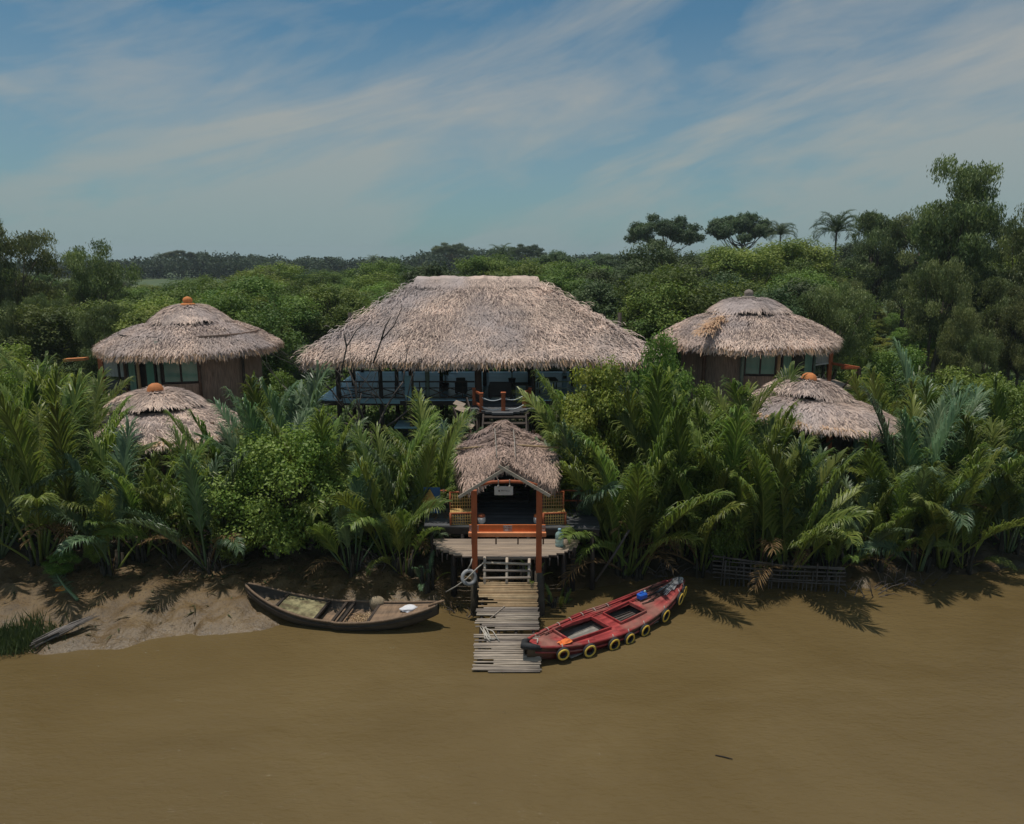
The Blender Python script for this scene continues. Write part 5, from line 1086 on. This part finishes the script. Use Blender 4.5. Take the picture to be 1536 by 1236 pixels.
# shrubs with readable leaves
SH1 = make_tree(501, 5, .5, (2.5, 2.3, 2.1), 90, (.45, .85), 30000, (.135, .085), shell=.35, tr=.10, mleaf='bush', low=.45, stems=3)
SH2 = make_tree(502, 5, .6, (2.2, 2.2, 2.4), 70, (.45, .8), 20000, (.15, .085), shell=.35, tr=.09, mleaf='bush', low=.45, stems=2)
SH3 = make_tree(503, 5, .9, (1.9, 1.9, 2.6), 60, (.4, .75), 17000, (.16, .10), shell=.3, tr=.08, mleaf='yellow_bush', low=.45, stems=2)
def shrub(proto, px, Y, top, wpx, label, kindn='shrub', group=None):
    x = at(px, 700, Y).x; z = gz(x, Y); h = at(px, top, Y).z - z; depth = Y * CO + 1.5; w = wpx * depth / F; base = {id(SH1): 5.6, id(SH2): 5.0, id(SH3): 4.3}[id(proto)]
    return place_tree(proto, kindn, label, 'shrub', x, Y, h, group, wide=w / (base * h / proto[2]))
shrub(SH1, 432, 26.3, 640, 225, 'big round leafy green shrub on the bank above the wooden boat')
shrub(SH2, 350, 25.6, 740, 90, 'leafy green lower outlier shrub at the left foot of the big round shrub')
shrub(SH3, 893, 28.6, 535, 120, 'tall yellow-green shrub right of the rope balcony below the pavilion eave')
shrub(SH3, 872, 27.6, 610, 90, 'yellowish leafy shrub right of the entrance canopy')
shrub(SH2, 985, 31.0, 505, 110, 'bright green shrub between the pavilion roof and the upper right hut')
shrub(SH2, 1075, 26.6, 690, 95, 'dark green shrub above the shaded bank right of the red boat')
shrub(SH3, 1075, 29.2, 612, 70, 'small yellow-green shrub among palms below the upper right hut')
shrub(SH2, 1050, 33.0, 580, 80, 'green shrub right below the reed wall of the upper right hut')
shrub(SH1, 1435, 35.0, 556, 170, 'wide bright green shrub at the right, behind the palm rows')
shrub(SH1, 1520, 33.0, 570, 150, 'bright green shrub cut by the right edge of the picture')
shrub(SH2, 1480, 30.0, 640, 110, 'green shrub low at the right among the palms')
shrub(SH2, 72, 24.3, 828, 55, 'small leafy green shrub on the mud by the orange litter')
shrub(SH2, 20, 31.5, 560, 90, 'green shrub among palms near the left edge')
shrub(SH2, 128, 24.9, 800, 40, 'low broad-leaved plant at the foot of the left palms')
shrub(SH2, 430, 38.0, 560, 80, 'green shrub in the gap between upper left hut and pavilion')
shrub(SH2, 45, 40.0, 520, 130, 'green shrub left of the upper left hut veranda')
shrub(SH1, 1330, 48.0, 520, 110, 'green shrub right of the upper right hut veranda')

# trees
KE = [make_tree(600 + i, 16, [4.5, 4.0, 5.0][i], [(3.2, 3.2, 5.6), (2.8, 2.8, 5.2), (3.6, 3.4, 5.0)][i], [78, 66, 72][i], (.5, 1.2), 26000, (.30, .085), droop=.55, shell=.2, wob=4.5, tr=.2, mleaf='keora', low=.35, stems=2, leanx=[.3, -.4, .6][i]) for i in range(3)]
GR = [make_tree(620 + i, 10, [2.0, 1.6, 2.4, 1.8][i], [(3.4, 3.4, 3.0), (3.0, 3.2, 3.4), (3.8, 3.4, 2.8), (3.0, 3.0, 2.6)][i], [80, 70, 84, 60][i], (.5, 1.05), 30000, (.17, .095), shell=.35, mleaf='green', low=.35) for i in range(4)]
DK = [make_tree(640 + i, 12, 3.0, [(3.6, 3.6, 3.4), (4.2, 4.0, 3.0)][i], [74, 80][i], (.6, 1.15), 24000, (.22, .13), shell=.4, mleaf='dark', low=.3) for i in range(2)]
PD = [make_tree(660 + i, 14, 6.0, [(7.2, 6.0, 3.4), (7.0, 5.6, 2.9)][i], [46, 26][i], (.85, 1.6), 24000, (.30, .18), shell=.55, mleaf='dark', pads=True, flat=.62, tr=.26, low=-.1) for i in range(2)]
TREES = []
BIGR = [(1515, 64, 300, .8, 2), (1408, 70, 318, .8, 1), (1530, 52, 420, .9, 1), (1478, 47, 490, .7, 2), (1565, 49, 420, .9, 0)]
TALL = make_tree(690, 18, 6.0, (2.6, 2.4, 6.4), 60, (.6, 1.35), 30000, (.32, .085), droop=.55, shell=.15, tr=.22, mleaf='keora', low=.1, stems=2, wob=3.2)
def tree(proto, nm, px, Y, top, k, wide=1.0, group='trees behind the huts', cat='tree', label=None):
    x = at(px, 500, Y).x; z = gz(x, Y); h = at(px, top, Y).z - z
    o = place_tree(proto, nm, label or '', cat, x, Y, h, group, wide, rz=0.4 if label else None)
    if not label: o['_k'] = k; TREES.append(o)
    return o
tree(TALL, 'mangrove_tree', 1418, 60, 216, '', 1.15, label='tallest tree, a grey-green drooping mangrove rising above the right skyline')
tree(KE[1], 'mangrove_tree', 1572, 58, 275, '', 1.1, label='tall drooping tree cut by the right edge beside the tallest tree')
tree(KE[2], 'mangrove_tree', 1400, 57, 372, '', .95, label='drooping grey-green tree leaning left in front of the tallest tree')
tree(KE[1], 'mangrove_tree', 1500, 54, 405, '', .95, label='drooping tree with dark leaning trunk below the tallest tree')
tree(KE[0], 'mangrove_tree', 1440, 50, 440, '', .8, label='lower grey-green tree in front of the tallest tree group')
tree(KE[2], 'mangrove_tree', 1355, 92, 303, '', 1.15, label='round drooping tree on the skyline, second right of the larger coconut palm')
tree(KE[1], 'mangrove_tree', 1305, 94, 306, '', 1.1, label='round drooping tree on the skyline just right of the larger coconut palm')
tree(KE[2], 'mangrove_tree', 14, 62, 316, '', 1.15, label='tall drooping tree at the left edge of the picture')
tree(KE[0], 'mangrove_tree', -50, 58, 340, '', 1.0, label='tall drooping tree partly cut off by the left frame edge')
tree(KE[0], 'mangrove_tree', 140, 66, 354, '', 1.2, label='rounded drooping tree with notched top left of the upper left hut')
tree(KE[1], 'mangrove_tree', 165, 72, 388, '', .8, label='lower drooping tree just right of the rounded one at left')
tree(KE[2], 'mangrove_tree', 70, 56, 430, '', .8, label='olive drooping tree low between the two tall left trees')
tree(KE[1], 'mangrove_tree', 20, 50, 450, '', .8, label='shaded drooping tree low at the left edge')
for q_, (px, Y, top, w, k) in enumerate(BIGR): tree(KE[k], 'mangrove_tree', px, Y, top, 'drooping grey-green mangrove tree', w)
tree(PD[0], 'rain_tree', 990, 150, 322, '', .78, label='dark spreading tree on the skyline with dense layered crown')
tree(PD[1], 'rain_tree', 1105, 150, 322, '', .72, label='dark flat-topped tree on the skyline with open crown and bare forks')
tree(PD[0], 'rain_tree', 680, 330, 364, '', 1.0, label='broad flat-topped dark tree far behind the pavilion ridge')
tree(PD[1], 'rain_tree', 280, 380, 376, '', 1.0, label='small flat-topped tree standing out on the far left horizon')
tree(PD[0], 'rain_tree', 790, 290, 366, '', .9, label='dark broad tree far behind, just right of the pavilion ridge')
def top_line(px):
    return float(np.interp(px, [-200, 0, 200, 230, 300, 340, 420, 560, 640, 700, 800, 850, 930, 1000, 1100, 1200, 1300, 1400, 1700], [400, 405, 425, 420, 416, 396, 396, 408, 402, 400, 394, 384, 384, 382, 386, 384, 382, 382, 385]))
rr = random.Random(5)
for Y, sp in ((51, 5.0), (56, 5.2), (62, 5.6), (69, 6.0), (78, 6.6), (88, 7.4), (100, 8.4), (115, 9.5), (133, 11), (155, 13), (182, 16), (215, 19), (255, 23)):
    x = -.76 * Y
    while x < .76 * Y:
        x += sp * rr.uniform(.75, 1.25); y = Y + rr.uniform(-.45, .45) * (Y * .1); px = px_of((x, y, 6))[0]
        if 470 < px < 960 and y < 60: continue
        if 1262 < px < 1385 and y < 100: continue                  # the clearing
        if px < 400 and y > 135 and px > 190: continue               # the open field
        if px > 1385 and y < 75 and rr.random() < .6: continue
        tl = top_line(px) + (0 if y > 95 else (95 - y) * .55) ; tl += (rr.uniform(-6, 22) if px > 460 else rr.uniform(-2, 14)) if y > 85 else rr.uniform(0, 26)
        h = at(px, tl, y).z - gz(x, y)
        if px > 460 and y > 70 and rr.random() < .13: h *= 1.22
        h = max(3.2, min(h, 15 if px > 880 else 11.5))
        if px < 180: pr, k = (KE[rr.randrange(3)], 'drooping olive mangrove tree') if rr.random() < .45 else (GR[rr.randrange(4)], 'bushy green mangrove tree')
        elif px > 1240 and rr.random() < .45: pr, k = KE[rr.randrange(3)], 'drooping olive mangrove tree'
        elif y > 125 or (px > 620 and rr.random() < .4): pr, k = DK[rr.randrange(2)], 'dark green round-crowned tree'
        else: pr, k = GR[rr.randrange(4)], 'bushy green mangrove tree'
        w = (1.15 if pr in GR else 1.0) * rr.uniform(.9, 1.25) * (1 if h > 6 else 1.35) * (1.3 if y > 125 else 1.0)
        o = place_tree(pr, 'mangrove_tree', '', 'tree', x, y, h, 'trees behind the huts', wide=w); o['_k'] = k; TREES.append(o)
ZT = [(70, 'near the left edge'), (210, 'left of the upper left hut'), (330, 'over the upper left hut'), (420, 'right of the upper left hut'), (520, 'left of the pavilion roof'), (620, 'over the pavilion left slope'), (800, 'over the pavilion ridge'), (900, 'over the pavilion right slope'),
      (1000, 'left of the upper right hut'), (1120, 'over the upper right hut'), (1265, 'above the right hut veranda'), (1390, 'beyond the grassy clearing'), (1480, 'under the tallest tree'), (9999, 'near the right edge')]
label_all(TREES, ZT, [(54, 'nearest row'), (60, 'second row'), (66, 'third row'), (74, 'fourth row'), (84, 'fifth row'), (95, 'sixth row'), (108, 'seventh row'), (125, 'eighth row'), (145, 'ninth row'), (170, 'tenth row'), (200, 'eleventh row'), (235, 'twelfth row'), (999, 'last row')], 'tree')
for i, (px, Y, tp, w) in enumerate(((1272, 66, 505, 45), (1300, 74, 505, 50), (1338, 84, 492, 55), (1372, 70, 500, 60), (1290, 90, 478, 50), (1322, 98, 470, 50), (1360, 99, 462, 60), (1385, 62, 520, 50), (1310, 60, 528, 30), (1262, 58, 520, 40), (1280, 106, 455, 60), (1345, 110, 450, 60))):
    shrub((SH2, SH3, SH1)[i % 3], px, Y, tp, w, 'green bush in the grassy clearing at right, %s' % ordinal(sorted((1272, 1300, 1338, 1372, 1290, 1322, 1360, 1385, 1310, 1262, 1280, 1345)).index(px), 12), 'shrub', 'bushes of the clearing')
# coconut palms
def coco(seed, nf=28):
    g = G(); rr = random.Random(seed)
    for i in range(nf):
        me = frond_mesh(seed * 50 + i, L=4.0, bend=rr.uniform(.9, 1.7), leaf_len=1.1, npair=30, bare=.1); me_v = np.empty(len(me.vertices) * 3); me.vertices.foreach_get('co', me_v); P = me_v.reshape(-1, 3)
        q = Quaternion((0, 0, 1), i * 2.4) @ Quaternion((0, 1, 0), .15 + 1.25 * i / nf); P = P @ np.array(q.to_matrix()).T
        lp = np.empty(len(me.loops), np.int32); me.loops.foreach_get('vertex_index', lp); st = [(p.loop_start, p.loop_total) for p in me.polygons]
        q4 = np.array([lp[a:a + 4] for a, b in st if b == 4]); g.arr(P, q4, rr.random()); bpy.data.meshes.remove(me)
    m = g.mesh('crown'); m.materials.append(M['dark'])
    t = G(); t.tube([(0, 0, -9), (.2, .1, -5), (0, 0, .1)], [.22, .17, .13], 8); mt = t.mesh('trunk'); mt.materials.append(M['bark']); return mt, m
CO_ = [coco(1), coco(2)]
def coconut(px, Y, top, label, k=0, s=1.0):
    p = at(px, top, Y); o = thing('coconut_palm', label, 'palm', (p.x, Y, gz(p.x, Y)), 'coconut palms on the skyline'); s = s * Y / 110 if s < 3 else s
    for nm, me in (('trunk', CO_[k][0]), ('crown', CO_[k][1])):
        c = bpy.data.objects.new(nm, me); COL.objects.link(c); c.parent = o; c.location = (0, 0, p.z - 2.6 * s - o.location.z); c.scale = (s, s, s)
    return o
coconut(1257, 105, 320, 'larger dark coconut palm on the skyline above the right hut', 0, 1.0)
coconut(1172, 140, 334, 'smaller coconut palm on the skyline right of the flat-topped tree', 1, .66)
coconut(752, 210, 368, 'lone coconut palm crown behind the pavilion ridge', 0, .62)
coconut(905, 240, 380, 'distant coconut palm right of the pavilion roof', 1, .42)
coconut(240, 390, 380, 'tiny coconut palm on the far left horizon', 1, .28)
coconut(560, 330, 383, 'distant coconut palm above the left pavilion slope', 0, .32)
# far wood
def far_wood():
    g = G(); rng = np.random.default_rng(77); N0 = 520
    x = rng.uniform(-420, 420, N0); y = rng.uniform(365, 440, N0)
    px = CXP + F * x / (y * CO); top = np.interp(px, [-200, 150, 200, 260, 300, 360, 430, 520, 600, 640, 700, 760, 850, 1000, 1700], [386, 390, 386, 381, 377, 379, 382, 385, 384, 374, 370, 372, 380, 380, 378]) + rng.uniform(-1, 9, N0)
    zt = 12 + (388 - top) * y / F; H = np.maximum(zt - 2.4, 5)
    for i in range(N0):
        n = 330; d = unit(n, rng); w = rng.uniform(5, 9); P = d * (rng.random(n) ** .35)[:, None] * [w, w * .8, H[i] * .38] + [x[i], y[i], 2.4 + H[i] * .62]; P[:, 2] += vnoise(P[:, 0] * .4, P[:, 1] * .4, i) * 2 - 1
        P[:60, 2] = 2 + rng.random(60) * H[i] * .5
        leaf_mesh(P, unit(n, rng), d + unit(n, rng) * .7 + [0, 0, .5], rng.uniform(1.0, 2.0, n), rng.uniform(.7, 1.3, n), g, np.clip(rng.normal(rng.random(), .2, n), 0, 1))
    o = kind(g.build('far_wood', M['far']), 'stuff'); o['label'] = 'dark line of far-off woodland along the horizon'
far_wood()
def undergrowth():
    g = G(); rng = np.random.default_rng(3); n = 150000
    x = rng.uniform(-36, 40, n); y = 26.6 + 33 * rng.random(n) ** 1.3
    ok = (np.abs(x) < .8 * y + 3) & ~((np.abs(x + .1) < 2.6) & (y < 28.5)); ok &= y > np.interp(x, SHX, SHY) + 1.1; x = x[ok]; y = y[ok]; n = len(x)
    h = vnoise(x * .6, y * .6, 8) ** 1.3 * 2.3 + .1; z = ground_z(x, y) + rng.random(n) ** .7 * h
    leaf_mesh(np.stack([x, y, z], 1), unit(n, rng), unit(n, rng) + [0, 0, .7], rng.uniform(.15, .34, n), rng.uniform(.08, .17, n), g, np.clip(rng.normal(.45, .25, n), 0, 1))
    kind(g.build('undergrowth', M['green']), 'stuff')
    g = G(); n = 7200; x = rng.uniform(-17, 22, n); y = np.interp(x, SHX, SHY) + .3 + rng.random(n) ** .7 * 5; z = ground_z(x, y) + .015      # dead leaves and sticks under the palms
    ok = (y > 24.3) | (rng.random(n) < .12); x, y, z = x[ok], y[ok], z[ok]; n = len(x)
    leaf_mesh(np.stack([x, y, z + rng.random(n) * .05], 1), unit(n, rng) * [1, 1, .15], unit(n, rng) * .3 + [0, 0, 1], rng.uniform(.08, .6, n), rng.uniform(.03, .07, n), g, rng.random(n))
    kind(g.build('leaf_litter', M['litter']), 'stuff')
undergrowth()

# ------------------------------------------------------------------ bank details
def dead_tree():
    x, Y = at(565, 700, 33.6).x, 33.6; o = thing('dead_tree', 'leafless dead tree with crooked bare branches before the left pavilion eave', 'tree', (x, Y, gz(x, Y)))
    g = G(); gt = G(); rr = random.Random(9)
    def grow(p, d, l, r, k, gg):
        pts = [p]; n = 4
        for i in range(n): d = (d + V(rr.uniform(-.22, .22), rr.uniform(-.22, .22), rr.uniform(-.08, .2))).normalized(); pts.append(pts[-1] + d * l / n)
        gg.tube(pts, [r * (1 - .55 * i / n) for i in range(n + 1)], 5)
        if k:
            for c in range(rr.choice((2, 3))):
                i = rr.randrange(1, n + 1); q = pts[i]; dd = (d + V(rr.uniform(-1, 1), rr.uniform(-.35, .35), rr.uniform(-.25, .7))).normalized(); grow(q, dd, l * rr.uniform(.55, .8), r * .5, k - 1, g)
    b = V(x, Y, gz(x, Y) - .3)
    gt.tube([b, b + V(-.3, 0, 1.6), b + V(-.2, .1, 3.0)], [.16, .13, .1], 7)
    for d, l in ((V(-.9, .1, .9), 3.0), (V(-.35, 0, 1), 3.4), (V(.5, 0, .9), 3.0), (V(-1, 0, .45), 2.8), (V(.9, -.1, .5), 2.6)): grow(b + V(-.2, .1, 2.8), d.normalized(), l, .07, 3, g)
    gt.build('trunk', M['deadwood'], o); g.build('branches', M['deadwood'], o)
    # two long thin twigs in front of the thatch
    g = G()
    for pts in ([(512, 560), (520, 520), (535, 495), (552, 480)], [(560, 545), (572, 510), (590, 490), (603, 462), (600, 448)], [(572, 510), (578, 490), (586, 476)], [(520, 520), (516, 500)]):
        g.tube([at(a, b_, 33.9) for a, b_ in pts], [.045 - .009 * i for i in range(len(pts))], 5)
    g.build('long_twigs', M['deadwood'], o)
dead_tree()
def power_line():
    o = thing('power_line', 'faint overhead wires crossing behind the pavilion roof', 'power line', (0, 76, gz(0, 76)))
    for k, yy in enumerate((411, 414, 417)):
        g = G(); a, b = at(-260, yy - 2, 76), at(1800, yy + 3, 76); g.tube([a.lerp(b, t) - V(0, 0, 1.2 * math.sin(math.pi * t)) + V(0, 0, 1.1) for t in np.linspace(0, 1, 20)], .017, 4); g.build('wire', M['wire'], o)
    for px in (-260, 1800):
        g = G(); p = at(px, 411, 76); g.tube([(p.x, 76, gz(p.x, 76)), (p.x, 76, p.z + 1.6)], [.17, .12], 8); g.build('pole', M['concrete'], o)
power_line()
def debris():
    rr = random.Random(4)
    a, b = atz(45, 975, .12), atz(150, 928, .55); o = thing('driftwood', 'bundle of grey driftwood stalks half sunk in the left mud', 'driftwood', (a + b) / 2); g = G()
    for i in range(34):
        t0, t1 = rr.uniform(0, .45), rr.uniform(.5, 1.0); off = V(rr.uniform(-.12, .12), rr.uniform(-.16, .16), rr.uniform(.02, .20)); p, q = a.lerp(b, t0) + off, a.lerp(b, t1) + off * .7 + V(0, 0, .06)
        g.tube([p, p.lerp(q, .5) + V(0, 0, rr.uniform(.0, .06)), q], [.02, .026, .01], 5)
    g.build('stalks', M['driftwood'], o)
    a, b = atz(230, 935, .02), atz(120, 962, .02)
    p = atz(92, 881, .85); p.z = gz(p.x, p.y) + .03; o = thing('plastic_litter', 'crumpled bright orange plastic on the mud below the small shrub', 'litter', p); g = G(); g.box(p, (.34, .2, .06), Matrix.Rotation(.4, 3, 'Z') @ Matrix.Rotation(.2, 3, 'Y')); g.box(p + V(-.1, .05, .05), (.2, .16, .05), Matrix.Rotation(-.5, 3, 'Y')); g.box(p + V(.1, -.02, .04), (.16, .2, .03), Matrix.Rotation(.6, 3, 'X')); g.build('plastic', M['orange_litter'], o, .01)
    me = frond_mesh(900, L=1.9, bend=.25, leaf_len=.42, npair=24, bare=.3); me.materials.append(M['palm_blue'])
    p = atz(118, 911, .5); o = bpy.data.objects.new('fallen_frond', me); COL.objects.link(o); o.location = (p.x, p.y, gz(p.x, p.y) + .06); o.rotation_euler = (0, math.radians(-84), math.radians(-38)); tag(o, 'fallen green palm frond lying on the left mud', 'frond')
    me = DRY[0]; p = atz(640, 905, .3); o = bpy.data.objects.new('fallen_frond', me); COL.objects.link(o); o.location = (p.x + .9, p.y + .1, gz(p.x, p.y) + .25); o.scale = (.42,) * 3; o.rotation_euler = (0, math.radians(-80), math.radians(-60)); tag(o, 'dry brown palm frond leaning on the mud by the mooring rope', 'frond')
    o = thing('mud_lump', 'pale rounded mud-caked stump behind the wooden boat', 'stump', atz(565, 885, .9)); g = G(); p = atz(565, 886, .8); p.z = gz(p.x, p.y); g.lathe(p, [(.16, -.2), (.18, .2), (.26, .4), (.28, .55), (.18, .66), (.03, .7)], 14, squash=.8); g.build('stump', M['mudlump'], o)
    p = atz(1085, 1135, .02); o = thing('floating_stick', 'small dark stick floating alone in the open river at lower right', 'stick', p); g = G(); g.tube([p + V(-.18, .06, 0), p, p + V(.2, -.1, .01)], [.012, .018, .01], 5); g.build('stick', M['dark_wood'], o)
    # reeds and sunk bush at the lower left
    g = G(); rng = np.random.default_rng(8); n = 2600; cx = atz(20, 972, 0); x = cx.x + rng.normal(0, .62, n) - .1; y = cx.y + rng.normal(0, .28, n) + (x - cx.x) * .22; hh = rng.uniform(.12, .5, n) * np.exp(-((x - cx.x) / 1.2) ** 2)
    d = unit(n, rng) * .45 + [0, 0, 1]; leaf_mesh(np.stack([x, y, np.maximum(ground_z(x, y), 0) + hh * .6], 1), d, unit(n, rng), hh * 1.1 + .08, np.full(n, .035), g, rng.random(n)); kind(g.build('reeds', M['reed']), 'stuff')
    # revetment of stakes and poles on the right bank
    A, B = atz(1082, 866, .35), atz(1262, 884, .15); o = thing('bamboo_revetment', 'dark broken bamboo revetment along the waterline of the right bank', 'revetment', (A + B) / 2)
    g = G()
    for k in range(6): off = V(0, k * .05, .06 + k * .13); g.tube([A + off + V(-.3, 0, rr.uniform(-.05, .05)), A.lerp(B, .5) + off + V(0, -.1, rr.uniform(-.1, .1)), B + off + V(.2, .1, rr.uniform(-.1, .1))], rr.uniform(.025, .045), 6)
    g.build('rail_poles', M['deadwood'], o)
    g = G()
    for k in range(26): p = A.lerp(B, k / 25) + V(rr.uniform(-.05, .05), .08, 0); g.tube([p - V(0, 0, .8), p + V(rr.uniform(-.1, .1), rr.uniform(-.1, .1), rr.uniform(.35, .95))], rr.uniform(.02, .035), 5)
    g.build('stakes', M['deadwood'], o)
    for (a, b, Y0, Y1, r, lb) in (((1095, 832), (1195, 868), 27.3, 26.2, .07, 'grey plank slanting down the shaded right bank'), ((944, 795), (893, 872), 25.4, 25.2, .045, 'leaning pale pole right of the half-moon deck'), ((1255, 770), (1268, 862), 26.6, 26.2, .05, 'short grey pole standing on the right bank behind the revetment'), ((1040, 850), (1150, 880), 26.6, 26.0, .05, 'sunken dark pole at the waterline right of the red boat')):
        o = thing('loose_pole', lb, 'pole', at(*b, Y1)); g = G(); g.tube([at(*a, Y0), at((a[0] + b[0]) / 2, (a[1] + b[1]) / 2 + 2, (Y0 + Y1) / 2), at(*b, Y1)], [r, r * 1.1, r * .9], 7); g.build('pole', M['deadwood'], o)
    # fallen branches below the palms
    for i, (px, py, lb) in enumerate(((300, 860, 'tangle of dead sticks under the left palms'), (705, 890, 'tangle of sticks under the half-moon deck'), (1370, 850, 'tangle of bare roots on the right bank'), (1300, 862, 'tangle of dead stems beside the revetment'), (985, 840, 'tangle of roots in the shade behind the red boat'), (560, 850, 'tangle of dead stems behind the wooden boat'))):
        p = atz(px, py, .8); p.z = gz(p.x, p.y); o = thing('stick_tangle', lb, 'sticks', p, 'stick tangles on the bank'); g = G()
        for k in range(26): q = p + V(rr.uniform(-1, 1), rr.uniform(-.3, .5), rr.uniform(0, .3)); d = V(rr.uniform(-.7, .7), rr.uniform(-.3, .3), rr.uniform(-.2, .7)); g.tube([q, q + d * .6 + V(0, 0, .08), q + d * 1.1], [.02, .014, .006], 4)
        g.build('sticks', M['deadwood'], o)
    # clearing: low hedge, shed rail
    p, q = at(1262, 494, 96), at(1372, 492, 96); g = G(); rng = np.random.default_rng(6); n = 5200; t = rng.random(n); P = np.array(p)[None] * (1 - t[:, None]) + np.array(q)[None] * t[:, None]; P += rng.normal(0, 1, (n, 3)) * [.3, .8, .45]; P[:, 2] = P[:, 2] * .55 + (gz(p.x, 96) + .9) * .45
    leaf_mesh(P, unit(n, rng), unit(n, rng) + [0, 0, .6], rng.uniform(.25, .5, n), rng.uniform(.15, .3, n), g, rng.random(n)); tag(g.build('hedge', M['bush']), 'clipped low light green hedge across the grassy clearing', 'hedge')
    o = thing('plank_walk', 'orange-brown board walkway edge left of the upper left hut', 'walkway', at(113, 541, 44)); g = G(); g.beam(at(98, 540, 44), at(130, 538, 44), .5, .16); g.build('boards', M['clay'], o)
M['mudlump'] = mat('caked_mud', (.30, .24, .16), (.30, .24, .16), rough=.9, amt=.4, scale=6, bump=.6)
debris()

# ------------------------------------------------------------------ air
def haze():
    g = G(); x0, x1, y0, y1, z0, z1 = -1600, 1600, -95, 2300, -4, 45
    g.box(((x0 + x1) / 2, (y0 + y1) / 2, (z0 + z1) / 2), (x1 - x0, y1 - y0, z1 - z0))
    m = bpy.data.materials.new('haze_air'); m.use_nodes = True; nt = m.node_tree; nt.nodes.clear(); o = nt.nodes.new('ShaderNodeOutputMaterial'); v = nt.nodes.new('ShaderNodeVolumePrincipled')
    v.inputs['Color'].default_value = (.80, .92, 1, 1); v.inputs['Density'].default_value = HAZE; v.inputs['Anisotropy'].default_value = .2
    nt.links.new(v.outputs[0], o.inputs['Volume']); kind(g.build('haze', m), 'stuff')
HAZE = .00025
haze()
print('PALMS', len(PL), 'TREES', len(TREES), 'objects', len(bpy.data.objects))
for o in bpy.data.objects:
    l = o.get('label')
    if l and not 4 <= len(l.split()) <= 16: print('LABEL', len(l.split()), l)
